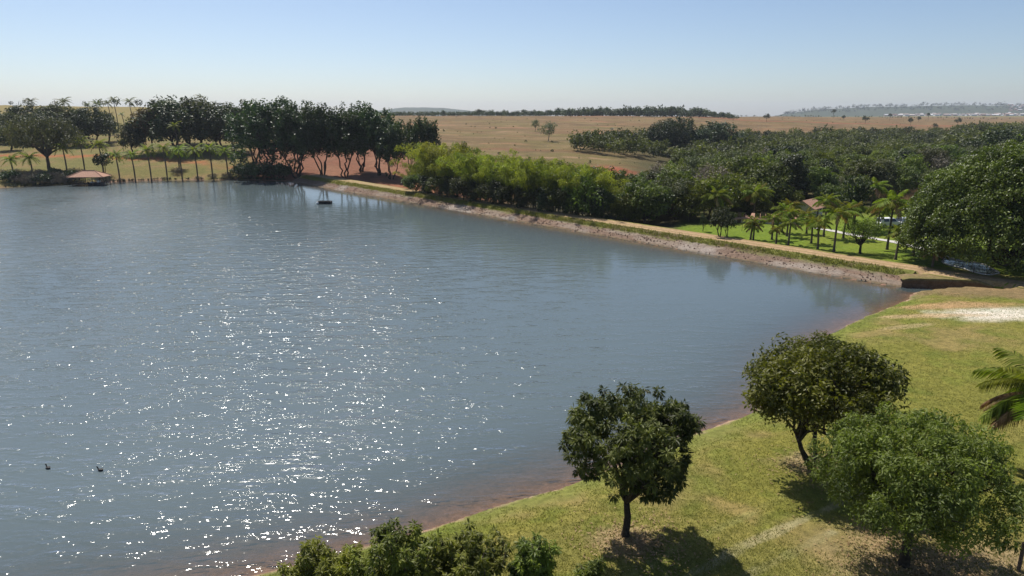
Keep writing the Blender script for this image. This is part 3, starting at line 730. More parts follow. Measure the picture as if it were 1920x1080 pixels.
# giant fig by the right edge
r = np.random.default_rng(77)
pf = at(1935, 86.0)
d = unit(r.normal(size=(11000, 3))); d = d[d[:, 2] > -.06 + .1 * r.random(len(d))][:4300]
bump = .93 + .16 * (fbm(np.arctan2(d[:, 1], d[:, 0]) * 3.2, d[:, 2] * 5, 88) - .5) * 1.6
dome = d * ((.84 + .16 * r.random(len(d)) ** .5) * bump)[:, None] * np.array([13.2, 12.5, 13.2]) + np.array([0, 0, 2.4])
V, F, t = leaves(r, dome, .66 * (.7 + .6 * r.random(len(dome))), 34, .31, .19, 'shell', .5, .6)
mb = MB()
for k in range(5): limb(mb, r, [math.cos(k * 1.3) * .7, math.sin(k * 1.3) * .7, -.3], [math.cos(k * 1.3) * 3.2, math.sin(k * 1.3) * 3.2, 6.5], .7, .3, 7, .3, 0, 8)
for k in range(26): q = dome[r.integers(len(dome))]; limb(mb, r, [math.cos(k) * 2.2, math.sin(k) * 2.2, 4.6], q, .24, .04, 7, .25, .08, 5)
plant('giant_fig', (mb.build('trunk', M_BARK_DARK, True), mesh('crown', V, F, LM['big'], False, {'tint': t})), pf, 0, 1, 'huge domed fig tree at the right edge with foliage hanging near the ground')

# ------------------------------------------------------------------ trees of the middle distance: prototypes (hidden nowhere: each first use is the prototype itself)
PROTO = {}
def proto(key, *a, **k): PROTO[key] = tree_meshes(*a, **k)
proto('forest0', 201, H=10, rx=4.0, rz=3.6, cz=6.4, nclump=120, crad=.95, per=46, size=.5, width=.29, mat=LM['forest'], tr=.2, fork=.3, cut=-.6, lumps=7, nlimb=6, sides=5)
proto('forest1', 202, H=10, rx=3.4, rz=4.2, cz=5.8, nclump=120, crad=.9, per=46, size=.48, width=.27, mat=LM['bright'], tr=.18, fork=.3, cut=-.7, lumps=8, nlimb=6, sides=5)
proto('forest2', 203, H=10, rx=4.6, rz=3.0, cz=6.9, nclump=120, crad=1.0, per=46, size=.48, width=.27, mat=LM['olive'], tr=.2, fork=.35, cut=-.5, lumps=8, lump=.35, nlimb=7, sides=5)
proto('forest3', 204, H=10, rx=2.6, rz=4.6, cz=5.6, nclump=100, crad=.8, per=46, size=.46, width=.28, mat=LM['darkm'], tr=.16, fork=.3, cut=-.8, lumps=6, nlimb=5, sides=5)
proto('forest4', 205, H=10, rx=4.2, rz=3.4, cz=6.2, nclump=130, crad=.85, per=32, size=.55, width=.3, mat=LM['forest'], tr=.2, fork=.3, cut=-.65, lumps=10, lump=.4, nlimb=7, sides=5)
proto('forest5', 206, H=10, rx=3.8, rz=3.4, cz=6.3, nclump=110, crad=.9, per=30, size=.55, width=.26, mat=LM['bright'], tr=.17, fork=.34, cut=-.6, lumps=9, lump=.38, nlimb=7, sides=5, droop=.6)
proto('forest6', 207, H=10, rx=3.9, rz=3.6, cz=6.2, nclump=70, crad=.9, per=22, size=.5, width=.22, mat=LM['grey'], tr=.14, fork=.3, cut=-.6, lumps=9, lump=.38, nlimb=16, sides=5, bark=M_PALE_BARK)
FDESC = ['dense dark green round-crowned tree', 'bright leafy green tree', 'dull olive flat-topped tree', 'narrow dark column-shaped tree', 'lumpy mid-green tree', 'light green loose-crowned tree', 'greyish half-bare tree']
def front_Y(u): return np.interp(u, [1090, 1130, 1290, 1400, 1560, 1660, 1790, 1900, 2100], [131, 127, 122, 134, 139, 152, 176, 185, 190])
def back_Y(u): return np.interp(u, [1090, 1130, 1200, 1260, 1330, 1400, 1500, 1700, 1900, 2100], [138, 144, 160, 200, 380, 460, 500, 540, 580, 580])
r = np.random.default_rng(55)
cand = []
yy = 118.0
while yy < 590:
    sp = np.interp(yy, [118, 170, 260, 590], [4.6, 6.0, 8.0, 10.0])
    x = 12.0
    while x < .92 * yy:
        px_, py_ = x + r.normal() * sp * .22, yy + r.normal() * sp * .22
        u_ = float(uprime(np.array([px_]), np.array([py_]))[0]); jit = 8 * (r.random() - .5)
        if front_Y(u_) + abs(jit) * .4 < py_ < back_Y(u_) + jit * 2 and 1095 < u_ < 2090: cand.append((py_, px_, u_))
        # the separate clump in the field
        elif 1088 < u_ < 1400 and np.interp(u_, [1085, 1120, 1250, 1400], [300, 292, 286, 300]) < py_ < np.interp(u_, [1085, 1110, 1200, 1300, 1400], [312, 345, 360, 400, 430]) + jit: cand.append((py_, px_, u_))
        x += sp
    yy += sp
cand.sort()
NEAR = [c for c in cand if 1090 < c[2] < 1960][:250]
REST = [c for c in cand if c not in set(NEAR)]
ZONE = lambda py_, u_: ('at the front edge of the wood beside the dam road' if py_ < front_Y(u_) + 9 and u_ < 1290 else 'at the front edge of the wood behind the palms' if py_ < front_Y(u_) + 9 and u_ < 1680 else
        'at the front edge of the wood by the dry grass' if py_ < front_Y(u_) + 9 else 'inside the wood, left of the palms' if u_ < 1330 else 'inside the wood above the palm lawn' if u_ < 1640 else 'inside the wood, towards the giant fig')
NZ = ground(np.array([c[1] for c in NEAR]), np.array([c[0] for c in NEAR]))
for k, (py_, px_, u_) in enumerate(NEAR):
    dk = .5 + .5 * vnoise(np.array([px_ * .03]), np.array([py_ * .03]), 5)[0]
    w = [.16, .30, .12, .05, .16, .18, .03] if u_ > 1250 else [.26, .18, .14, .1, .2, .08, .04]
    kd = int(r.choice(7, p=np.array(w) / sum(w)))
    z = float(NZ[k])
    s = (.70 + .62 * r.random() ** 1.3) * (1.0 if kd != 3 else 1.12)
    s *= np.interp(u_, [1100, 1180, 1300, 1700, 1800, 2000], [.92, .82, .86, .86, .98, 1.15]) * np.interp(py_, [120, 180, 400], [1.0, .95, .9])
    edge = py_ < front_Y(u_) + 8
    plant('forest_tree', PROTO['forest%d' % kd], (px_, py_, z - (2.1 if edge else .6) * s), r.random() * 6.28, (s * 1.05, s * 1.05, s), FDESC[kd] + ' ' + ZONE(py_, u_), 'tree', 'trees of the wood behind the dam: ' + FDESC[kd] + ' ' + ZONE(py_, u_))

# the rest of the wood and the wood on the horizon read as one mass
def mass(name, spots, seed, label, cat, mats, H=(7, 10), per=9, ncl=38, lsize=1.0, sink=.2):
    r = np.random.default_rng(seed); Vs, Fs, Ts = [], [], []; n0 = 0
    base = []
    for b in range(5):
        cen = blob_points(r, ncl, .42 * (.85 + .4 * r.random()), .42, .34, .62, .6, -.6, 7, .35)
        V, F, t = leaves(r, cen, np.full(len(cen), .105), per, .11 * lsize, .07 * lsize, 'shell', .3)
        base.append((V, F, t))
    gz = ground(np.array([q[0] for q in spots]), np.array([q[1] for q in spots]))
    for (px_, py_, sc_), z in zip(spots, gz):
        V, F, t = base[r.integers(5)]; a_ = r.random() * 6.28; h = (H[0] + (H[1] - H[0]) * r.random()) * sc_
        Q = np.c_[V[:, 0] * math.cos(a_) - V[:, 1] * math.sin(a_), V[:, 0] * math.sin(a_) + V[:, 1] * math.cos(a_), V[:, 2]] * h + np.array([px_, py_, z - sink * h])
        Vs.append(Q); Fs.append(F + n0); Ts.append(np.clip(t * .6 + .7 * (r.random() - .2), 0, 1)); n0 += len(V)
    me = mesh(name, np.concatenate(Vs), np.concatenate(Fs), mats, False, {'tint': np.concatenate(Ts)})
    return tag(obj(name, me), label, cat, None, 'stuff')
mass('wood', [(c[1], c[0], (.8 + .5 * r.random()) * (1.0 + .35 * (c[2] > 1800))) for c in REST], 401, 'far part of the wood between the palm lawn and the dry field', 'wood', LM['forest'])
r = np.random.default_rng(402); hz = []
for row in range(4):
    for u_ in np.arange(640, 1375, 6.5):
        Yh = 765 + row * 14 + r.normal() * 5; hh = np.interp(u_, [640, 760, 880, 1000, 1150, 1280, 1320, 1375], [.55, .55, .6, .75, 1.0, 1.2, .9, .5])
        p = at(u_ + r.normal() * 3, Yh); hz.append((p[0], p[1], hh * (.75 + .5 * r.random())))
mass('horizon_wood', hz, 403, 'dark line of wood along the horizon beyond the brown field', 'wood', LM['darkm'], (9, 13), 6, 24, 1.3, .34)
hz = []
for u_ in np.arange(-60, 470, 14):
    if r.random() < .5: p = at(u_, 520 + 60 * r.random()); hz.append((p[0], p[1], .5 + .6 * r.random()))
mass('crest_wood', hz, 404, 'scattered low trees along the crest of the left hill', 'wood', LM['darkm'], (6, 9), 6, 24, 1.3)
hz = []
for u_ in np.arange(1385, 1900, 5):
    if r.random() < .6: p = at(u_, 1180 + 160 * r.random()); hz.append((p[0], p[1], .25 + .45 * r.random()))
mass('scrub_line', hz, 405, 'low scrub dotting the far edge of the brown field', 'scrub', LM['darkm'], (6, 9), 6, 20, 1.3)
hz = []
for u_ in np.arange(1470, 2000, 3.2):
    for Yh in (3950, 4250):
        if r.random() < .7: p = at(u_ + r.normal(), Yh + 60 * r.normal()); hz.append((p[0], p[1], .7 + .8 * r.random()))
mass('hill_wood', hz, 406, 'bluish wood on the far hill at the right horizon', 'wood', LM['darkm'], (14, 22), 5, 16, 1.5)

hz = []
for a_, b_ in zip(far_shore[2:34], far_shore[3:35]):
    for _ in range(5):
        q_ = a_ + (b_ - a_) * r.random() + np.array([0, .25 + .5 * r.random()]); hz.append((q_[0], q_[1], .5 + .7 * r.random()))
mass('shore_weeds', hz, 407, 'low dark weeds along the waterline of the left shore', 'weeds', LM['darkm'], (.6, 1.1), 5, 16, 2.0, .35)
hz = []
for _ in range(900):
    u_, Yh = r.uniform(690, 1900), 210 + 900 * r.random() ** 1.3
    p = at(u_, Yh)
    if Yh > back_Y(u_) + 20 and not (1085 < u_ < 1400 and 280 < Yh < 440): hz.append((p[0], p[1], .35 + 1.0 * r.random() ** 2))
mass('field_tufts', hz, 408, 'dark tufts and low bushes dotting the brown field', 'scrub', LM['olive'], (.8, 1.5), 4, 12, 2.4, .3)

# ------------------------------------------------------------------ bamboo behind the dam
def bamboo_meshes(seed, H, n=20, spread=.62):
    r = np.random.default_rng(seed); mb = MB(); cen = []; rad = []
    for k in range(n):
        a_ = r.random() * 2 * PI; b0 = np.array([math.cos(a_), math.sin(a_), 0]) * (.3 + 1.2 * r.random())
        h = H * (.62 + .42 * r.random()); out = h * (.12 + spread * r.random() ** 1.3); a2 = a_ + r.normal() * .5
        s = np.linspace(0, 1, 9)
        P = b0 + np.c_[np.cos(a2) * out * s ** 2.2, np.sin(a2) * out * s ** 2.2, h * (s - .16 * s ** 4)]
        P[0, 2] -= .2; mb.tube(P, np.linspace(.055, .015, 9), 4, a=r.random())
        for q in np.linspace(.42, 1.0, 13):
            c = np.array([np.interp(q, s, P[:, j]) for j in range(3)])
            cen.append(c + r.normal(size=3) * .22); rad.append(.72 * (1.1 - .55 * abs(q - .8) / .4) * (.8 + .4 * r.random()))
        for _ in range(3): cen.append(P[-1] + np.array([math.cos(a2), math.sin(a2), -.5]) * (.35 + .5 * r.random()) + r.normal(size=3) * .15); rad.append(.55)
    cen = np.array(cen); rad = np.array(rad)
    V, F, t = leaves(r, cen, rad, 24, .5, .14, 'shell', .8, .72)
    # one tint for each plume
    pl = np.repeat(r.random(n), 16)[:len(cen)]; t = np.clip(.35 * t + .65 * np.repeat(pl, 24 * 4), 0, 1)
    return mb.build('culms', M_CULM, True), mesh('foliage', V, F, LM['bamboo'], False, {'tint': t})
M_CULM = plain('bamboo_culm', (.17, .16, .07), .6, .3, 3)
BB = [bamboo_meshes(500 + k, 11.5) for k in range(4)]
r = np.random.default_rng(510)
bam = [(762, 176, 315), (790, 172, 283), (818, 168, 262), (842, 171, 254), (850, 160, 282), (878, 158, 278), (905, 153, 284), (930, 150, 288), (958, 148, 290),
       (985, 143, 288), (1008, 140, 290), (1035, 138, 293), (1060, 136, 296), (1085, 134, 302), (830, 178, 262), (880, 168, 272), (925, 162, 286), (975, 156, 288), (1120, 133, 308)]
wh = ['left end of the bamboo beside the red earth', 'second from the left end of the bamboo', 'in the tall left part of the bamboo', 'topping the tall left part of the bamboo', 'in front of the tall left part of the bamboo',
      'where the bamboo starts to get lower', 'in the middle of the bamboo row, left of the dark gap', 'at the dark gap in the bamboo row', 'just right of the dark gap in the bamboo row', 'with leaning culms by the dam road',
      'right of the leaning culms by the dam road', 'in the right part of the bamboo row', 'third from the right end of the bamboo', 'next to last at the right end of the bamboo', 'back of the tall left part of the bamboo',
      'back row of the bamboo below the brown field', 'back row of the bamboo towards its middle', 'back row of the bamboo behind the dark gap', 'right end of the bamboo against the wood']
for k, ((u_, Y_, tv), ww) in enumerate(zip(bam, wh)):
    p = at(u_, Y_); h = zat(tv, Y_) - p[2]
    s = h / 11.2
    plant('bamboo_clump', BB[k % 4], p, r.random() * 6.28, (s * 1.0, s * 1.0, s), 'arching yellow-green bamboo clump, ' + ww, 'bamboo', 'bamboo clumps behind the dam', ('culms', 'foliage'))
# second, fuller layer of low growth between the clumps
for k, u_ in enumerate(np.arange(775, 1125, 23)):
    Y_ = np.interp(u_, [770, 850, 930, 1030, 1125], [170, 156, 146, 135, 129]) + r.normal(); p = at(u_, Y_)
    nm = ['first', 'second', 'third', 'fourth', 'fifth', 'sixth', 'seventh', 'eighth', 'ninth', 'tenth', 'eleventh', 'twelfth', 'thirteenth', 'fourteenth', 'fifteenth', 'sixteenth'][k]
    plant('understorey_shrub', PROTO['forest%d' % (3 if k % 2 else 0)], p - np.array([0, 0, 1.5]), r.random() * 6.28, (.7, .7, .55 + .12 * r.random()), nm + ' dark shrub from the left along the foot of the bamboo', 'shrub', 'shrubs at the foot of the bamboo')

# ------------------------------------------------------------------ fig row at the far end of the dam
def fig_meshes(seed, H, rx, stems, skirt=0):
    r = np.random.default_rng(seed); mb = MB(); cen = []
    for k in range(stems):
        a_ = k * 2 * PI / stems + r.normal() * .4; b0 = np.array([math.cos(a_), math.sin(a_), 0]) * (.25 + .5 * r.random())
        f = b0 * (2.5 + 2.5 * r.random()) + np.array([0, 0, H * (.26 + .1 * r.random())])
        limb(mb, r, b0 - [0, 0, .3], f, .26, .17, 6, .3, 0, 6)
        for q in range(7):
            a2 = a_ + r.normal() * 1.1; e = f + np.array([math.cos(a2) * rx * (.25 + .6 * r.random()), math.sin(a2) * rx * (.25 + .6 * r.random()), H * (.12 + .48 * r.random() ** .8)])
            limb(mb, r, f, e, .14, .03, 6, .3, .05, 5)
    d = blob_points(r, 230, rx, rx, H * .40, H * .56, .5, -.75, 10, .2, .6)
    for c in d:                                                     # upright sprays of foliage
        n = r.integers(2, 5); lean = r.normal(size=2) * .25
        for q in range(n): cen.append(c + np.array([lean[0] * q, lean[1] * q, q * .75]))
    for k in range(skirt):
        a_ = -PI / 2 + r.normal() * 1.1; q = rx * (.5 + .5 * r.random()); cen.append((q * math.cos(a_), q * math.sin(a_), H * (.04 + .24 * r.random())))
    cen = np.array(cen); rad = .85 * (.7 + .6 * r.random(len(cen)))
    V, F, t = leaves(r, cen, rad, 16, .75, .38, 'shell', -.3, .3)
    return mb.build('trunk', M_BARK_DARK, True), mesh('crown', V, F, LM['fig'], False, {'tint': t})
FG = [fig_meshes(600, 20, 8.2, 4), fig_meshes(601, 20, 7.2, 5), fig_meshes(602, 20, 6.6, 3), fig_meshes(603, 20, 9.0, 5, 70)]
def by_top(u, Yd, tv): p = at(u, Yd); return p, zat(tv, Yd) - p[2]
for (u_, Y_, tv, k, wd, lb) in ((497, 222, 179, 3, 1.0, 'largest dark fig tree at the lake corner, lower boughs hanging over the water'), (552, 216, 190, 1, .95, 'dark fig tree with forked trunk, second in the row from the lake corner'),
        (598, 214, 192, 0, .85, 'lighter-topped fig tree in the middle of the row at the end of the dam'), (640, 213, 196, 2, .9, 'fig tree with thin spreading stems against red earth, left of the row end'),
        (672, 222, 192, 1, .8, 'spiky-topped dark fig tree rising behind the row'), (705, 216, 194, 0, .85, 'spiky dark fig tree near the right end of the row'), (728, 208, 222, 2, .8, 'lower fig tree at the right end of the row above the red bank'),
        (795, 214, 214, 2, .72, 'lone dark fig tree standing above the left end of the bamboo'), (470, 240, 186, 0, .9, 'fig tree behind the largest fig, at the left of the row'), (765, 226, 226, 1, .5, 'small dark fig tree between the row and the bamboo')):
    p, h = by_top(u_, Y_, tv)
    s = h / 21.5; wd *= 1.15; plant('fig_tree', FG[k], p, (0 if k == 3 else r.random() * 6.28), (s * wd, s * wd, s), lb, 'tree', 'fig trees at the far end of the dam')

# ------------------------------------------------------------------ grove and shore on the left
UM = tree_meshes(620, H=13, rx=13, rz=4.6, cz=8.6, nclump=420, crad=1.25, per=22, size=.7, width=.34, mat=LM['dull'], frac=.5, tr=.62, fork=.3, cut=-.35, shell=.62, lumps=9, lump=.22, nlimb=22, droop=.5, twigs=2)
p = T(93, 323); plant('rain_tree', UM, p, 0, (.95, .95, (zat(224, p[1]) - p[2]) / 13.2), 'broad umbrella-shaped dull green tree on the left shore')
GR = [tree_meshes(630 + k, H=14, rx=(8, 7, 7.5)[k], rz=(6.6, 6.8, 6.2)[k], cz=8.2, nclump=300, crad=1.15, per=24, size=.72, width=.4, mat=LM[('darkm', 'olive', 'darkm')[k]], tr=.36, fork=.22, stems=(2, 1, 3)[k], cut=-.7, shell=.6, lumps=10, lump=.15, frac=.6, nlimb=12, bark=M_BARK_DARK) for k in range(3)]
GB = tree_meshes(640, H=14, rx=5, rz=5.4, cz=8.4, nclump=150, crad=1.1, per=24, size=.7, width=.4, mat=LM['rust'], tr=.3, fork=.25, cut=-.5, shell=.6, lumps=7, nlimb=9, bark=M_BARK_DARK)
for (u_, Y_, tv, k, wd, lb) in ((322, 262, 184, 0, 1.05, 'tallest round dark tree of the grove on the left shore'), (372, 264, 188, 1, 1.1, 'olive dark tree in the middle of the grove, right of the tallest'),
        (412, 262, 196, 2, .9, 'dark tree at the right end of the grove beside the figs'), (350, 285, 190, 2, .9, 'dark tree at the back of the grove between its two tallest'), (243, 254, 229, 2, .62, 'small round dark tree standing apart left of the grove'),
        (168, 282, 200, 0, .85, 'dense dark tree right behind the umbrella-shaped tree'), (105, 296, 197, 1, 1.15, 'wide olive tree behind the umbrella-shaped tree'), (45, 305, 196, 0, 1.05, 'dark tree left of the wide olive tree on the hillside'),
        (8, 262, 236, 2, .75, 'dark tree at the left edge of the photo above the shore'), (430, 285, 199, 1, .7, 'olive tree filling the gap between grove and figs'), (-30, 300, 198, 1, 1.0, 'olive tree cut by the left edge of the photo'), (20, 286, 214, 1, .9, 'olive tree below the dark tree at the upper left'), (72, 282, 212, 2, .9, 'dark tree directly behind the umbrella-shaped crown'), (135, 276, 218, 0, .8, 'dark tree at the right shoulder of the umbrella-shaped tree'), (196, 292, 212, 2, .6, 'small dark tree below the slim hill palms'), (140, 300, 204, 2, .8, 'dark tree between the olive and the dense dark tree on the hillside')):
    p, h = by_top(u_, Y_, tv); s = h / 14.6; wd *= 1.2
    plant('grove_tree', GR[k], p, r.random() * 6.28, (s * wd, s * wd, s), lb, 'tree', 'dark trees of the left shore')
p, h = by_top(278, 258, 196); plant('rusty_tree', GB, p, 1.0, h / 14, 'reddish-brown tree at the left side of the grove')
# small yellow-green tree, lakeside sapling, shrubs on the shore
SAP = tree_meshes(650, H=5, rx=1.7, rz=1.5, cz=3.4, nclump=40, crad=.5, per=16, size=.5, width=.32, mat=LM['bright'], tr=.1, fork=.35, nlimb=7)
p = T(232, 284); plant('sapling', SAP, p, 0, .95, 'small yellow-green sapling left of the grove above the palm row')
SAPD = tree_meshes(651, H=6, rx=2.2, rz=1.9, cz=3.9, nclump=40, crad=.5, per=16, size=.55, width=.36, mat=LM['darkm'], tr=.11, fork=.4, stems=2, nlimb=8, shell=.6, bark=M_BARK_DARK)
p = T(196, 330); plant('sapling', SAPD, p, 0, 1.25, 'open dark sapling beside the tiled boat shelter')
SHR = tree_meshes(652, H=2.4, rx=2.6, rz=1.3, cz=1.0, nclump=60, crad=.55, per=14, size=.55, width=.12, mat=LM['grey'], tr=.08, fork=.2, stems=3, nlimb=14, cut=-.3, bark=M_PALE_BARK)
SHG = tree_meshes(653, H=2.4, rx=2.4, rz=1.5, cz=1.1, nclump=60, crad=.55, per=16, size=.45, width=.28, mat=LM['darkm'], tr=.08, fork=.2, stems=3, nlimb=10, cut=-.3, bark=M_BARK_DARK)
sp = [(6, 338), (24, 342), (44, 344), (63, 345), (82, 345), (101, 344), (120, 343), (136, 341), (30, 332), (70, 334), (105, 333), (140, 331)]
od = ['first', 'second', 'third', 'fourth', 'fifth', 'sixth', 'seventh', 'eighth']
for k, (u_, v_) in enumerate(sp):
    p = T(u_, v_); front = k < 8
    plant('shore_shrub', SHR if (k % 3 != 1) else SHG, p, r.random() * 6.28, .95 + .5 * r.random(), (od[k] + ' scrubby bush from the left along the waterline below the umbrella-shaped tree') if front else ((od[k - 8]) + ' grey tangled bush from the left, on the bank below the umbrella-shaped tree'), 'shrub', 'scrub on the left shore')
for k, (u_, v_) in enumerate([(452, 331), (470, 333), (490, 333), (510, 333), (528, 334)]):
    p = T(u_, v_); plant('shore_shrub', SHG, p, r.random() * 6.28, 1.2 + .4 * r.random(), od[k] + ' dark shrub from the left at the waterline under the largest fig', 'shrub', 'scrub under the largest fig')
for k, (u_, v_, s) in enumerate([(332, 326, .8), (400, 334, .6), (427, 333, .7), (310, 337, .35), (372, 336, .4), (227, 340, .4)]):
    p = T(u_, v_); plant('brush_pile', SHR, p, r.random() * 6.28, s, ['widest grey brush pile on the bank between the shore palms', 'grey brush pile at the foot of the ninth standing shore palm', 'grey brush pile round the foot of a palm near the fig', 'tiny brush heap at the waterline under the middle palms', 'low brush heap at the waterline right of the middle palms', 'low brush heap by the palm next to the boat shelter'][k], 'brush', 'brush piles on the left bank')

# row of palms on the far shore
row = [(24, 322, 299), (60, 320, 295), (126, 325, 275), (159, 321, 265), (194, 325, 270), (225, 341, 291), (254, 340, 290), (284, 339, 281), (314, 337, 277), (336, 315, 281), (342, 337, 281), (371, 336, 281), (399, 335, 277), (427, 326, 283), (453, 320, 291)]
rl = ['short bright palm at the far left of the shore row', 'second palm from the left in the shore row, below the umbrella-shaped tree', 'tall palm left of the boat shelter', 'tall palm behind the roof of the boat shelter', 'tall palm right of the boat shelter',
      'bright-topped palm at the waterline, first right of the boat shelter', 'second palm at the waterline right of the boat shelter', 'third palm at the waterline right of the boat shelter', 'fourth palm at the waterline right of the boat shelter', 'palm standing back on the bank behind the fifth waterline palm',
      'fifth palm at the waterline right of the boat shelter', 'sixth palm at the waterline right of the boat shelter', 'seventh palm at the waterline right of the boat shelter', 'palm with brush round its foot, next to last before the figs', 'last palm of the shore row, beside the largest fig']
for k, ((u_, v_, cv), lb) in enumerate(zip(row, rl)):
    far_palm(u_, v_, cv, 3.2 if k in (5, 6, 0) else 3.7, lb, 'shore_palm', LM['palm'], 'palms in a row on the far left shore', 700 + k, .2, .12, 22)
for k, (u_, Y_, cv, L_, lb) in enumerate([(64, 330, 189, 3.6, 'palm head rising behind the dark trees at the upper left'), (125, 325, 190, 4.4, 'broad palm rising above the wide olive tree on the hill'), (186, 330, 194, 3.6, 'leftmost of the four slim palms on the grassy hill'), (207, 322, 193, 3.2, 'second of the slim palms on the grassy hill'),
        (218, 335, 186, 3.0, 'tallest slim palm on the grassy hill, leaning'), (247, 330, 190, 4.0, 'full-headed palm on the grassy hill beside the grove'), (230, 345, 214, 2.2, 'short palm on the slope between the slim palms and the grove'), (210, 330, 214, 2.2, 'short palm below the slim palms on the hill'), (327, 248, 236, 3.4, 'bright palm in front of the tallest tree of the grove'), (168, 360, 196, 2.6, 'tiny palm on the hill crest left of the slim palms')]):
    far_palm(u_, None, cv, L_, lb, 'hill_palm', LM['palm'] if k == 8 else LM['forest'], 'palms on the left hill', 730 + k, .17, .3, 14, Y=Y_)

# ------------------------------------------------------------------ lone trees on the brown field
LONE = [tree_meshes(660, H=10, rx=4.6, rz=3.8, cz=6.4, nclump=60, crad=1.0, per=22, size=.65, width=.3, mat=LM['gum'], tr=.22, fork=.3, stems=2, nlimb=9, lump=.35, lumps=7, shell=.5, cut=-.7, bark=M_PALE_BARK),
        tree_meshes(661, H=10, rx=4.0, rz=2.2, cz=8.0, nclump=50, crad=.9, per=20, size=.65, width=.34, mat=LM['darkm'], tr=.2, fork=.45, nlimb=7, lump=.3, lumps=7, cut=-.4),
        tree_meshes(662, H=10, rx=4.6, rz=3.2, cz=6.6, nclump=70, crad=1.0, per=20, size=.7, width=.38, mat=LM['darkm'], tr=.22, fork=.3, nlimb=7, lump=.3, lumps=7, cut=-.6)]
for (u_, v_, tv, k, wd, lb) in ((1027, 265, 226, 0, 1.0, 'grey-green lone tree on the brown field, the nearer of the pair'), (1003, 247, 222, 0, .8, 'grey-green lone tree on the brown field, the farther of the pair'), (898, 221.5, 205, 1, .8, 'flat-topped lone tree on the skyline above the bamboo'),
        (1437, 228, 213, 2, .9, 'dark lone tree on the brown field, left of the far hill'), (1562, 222, 205, 1, .75, 'tall tiered lone tree before the far hill'), (1582, 226, 216, 2, .9, 'flattish lone tree right of the tall tiered one'), (1622, 232, 217, 2, .9, 'dark lone tree in the middle of the right-hand field'),
        (1668, 226, 213, 1, .8, 'slim flat-topped lone tree before the town'), (1707, 236, 220, 2, .7, 'leaning lone tree below the town'), (1722, 229, 218, 2, .8, 'pale lone tree just behind the leaning one'), (1795, 236, 221, 2, .9, 'dark lone tree near the right end of the field'), (1752, 243, 231, 2, .9, 'lone tree at the edge of the wood below the town'),
        (1840, 240, 230, 2, 1.3, 'low wide tree at the right end of the field'), (1875, 241, 228, 0, .9, 'pale tree at the right end of the field beside the low wide one'), (1310, 222, 208, 1, .6, 'thin bare-stemmed tree at the right end of the horizon wood'), (1740, 226, 212, 1, .7, 'small lone tree before the roofs of the town')):
    p = T(u_, v_); s = (zat(tv, p[1]) - p[2]) / 10.3
    plant('field_tree', LONE[k], p, r.random() * 6.28, (s * wd, s * wd, s), lb, 'tree', 'lone trees on the brown field')
for (u_, Y_, tv, k, wd, lb) in ((1845, 235, 262, 2, 1.0, 'big tree of the wood just left of the fig dome'), (1895, 230, 240, 0, 1.1, 'tall light tree above the giant fig at the right edge'), (1275, 330, 219, 0, .95, 'tallest dark tree of the clump in the field'), (1245, 325, 226, 2, .9, 'dark tree beside the tallest of the clump in the field'), (1345, 345, 228, 2, 1.5, 'wide domed dark tree at the back of the clump in the field')):
    p, h = by_top(u_, Y_, tv); s = h / 14.6
    plant('grove_tree', GR[k], p, r.random() * 6.28, (s * wd, s * wd, s), lb)

# ------------------------------------------------------------------ palm lawn behind the dam
PL = [(1407, 450, 416, .78, 3, 'left one of the twin coconut palms by the dam road'), (1412, 451, 424, .7, 6, 'right one of the twin coconut palms by the dam road'), (1447, 449, 410, .85, 2, 'coconut palm between the twin palms and the lawn centre'), (1455, 457, 429, .6, 9, 'smallest yellow coconut palm beside the dam road'),
      (1478, 460, 418, .85, 0, 'dark-skirted coconut palm in the left half of the lawn'), (1475, 443, 400, .8, 5, 'yellowish coconut palm behind the dark-skirted one'), (1512, 438, 402, .8, 5, 'short coconut palm in front of the tiled roofs'), (1521, 456, 415, .8, 3, 'coconut palm left of the pair by the dam road'),
      (1533, 467, 418, .9, 3, 'left palm of the pair standing close to the dam road'), (1544, 444, 376, 1.0, 0, 'tall coconut palm in front of the orange gable'), (1563, 473, 402, 1.2, 1, 'right palm of the pair standing close to the dam road'), (1581, 446, 392, 1.0, 3, 'coconut palm behind the round tree, its left neighbour'),
      (1646, 432, 398, .9, 4, 'coconut palm left of the tallest palm, before the white car'), (1663, 468, 380, 1.5, 0, 'tallest coconut palm with the widest head on the lawn'), (1679, 487, 436, .85, 3, 'small bright coconut palm in front of the tallest one'), (1712, 479, 394, 1.05, 3, 'tall coconut palm right of the parked cars'),
      (1701, 436, 388, .9, 5, 'coconut palm behind the parked cars'), (1748, 501, 474, .7, 6, 'coconut palm half hidden by the giant fig foliage'), (1768, 488, 466, .6, 4, 'coconut palm under the left fringe of the giant fig'), (1466, 436, 394, .9, 0, 'coconut palm at the back of the lawn before the dark wood'), (1600, 436, 390, 1.0, 3, 'coconut palm at the back of the lawn below the dark mango')]
for k, (u_, v_, cv, s, yel, lb) in enumerate(PL): palm(u_, v_, cv, s * .86, lb, yel=yel, dead=2 + k % 2, seed=k, tr=.15)
for k, (u_, Y_, cv, s, lb) in enumerate([(1430, 131, 362, 1.25, 'tall shaggy palm at the edge of the wood behind the lawn'), (1352, 127, 366, 1.15, 'dark palm at the edge of the wood behind the lawn mango'), (1655, 140, 350, 1.1, 'palm head rising behind the tallest lawn palm'), (1620, 141, 358, .9, 'palm head between the dark mango and the tallest lawn palm'), (1500, 131, 386, .9, 'yellowing palm before the orange gable')]):
    palm(u_, None, cv, s, lb, Y=Y_, nf=20, dead=4, yel=(9 if k == 4 else 1), seed=40 + k, group='palms at the back of the lawn')
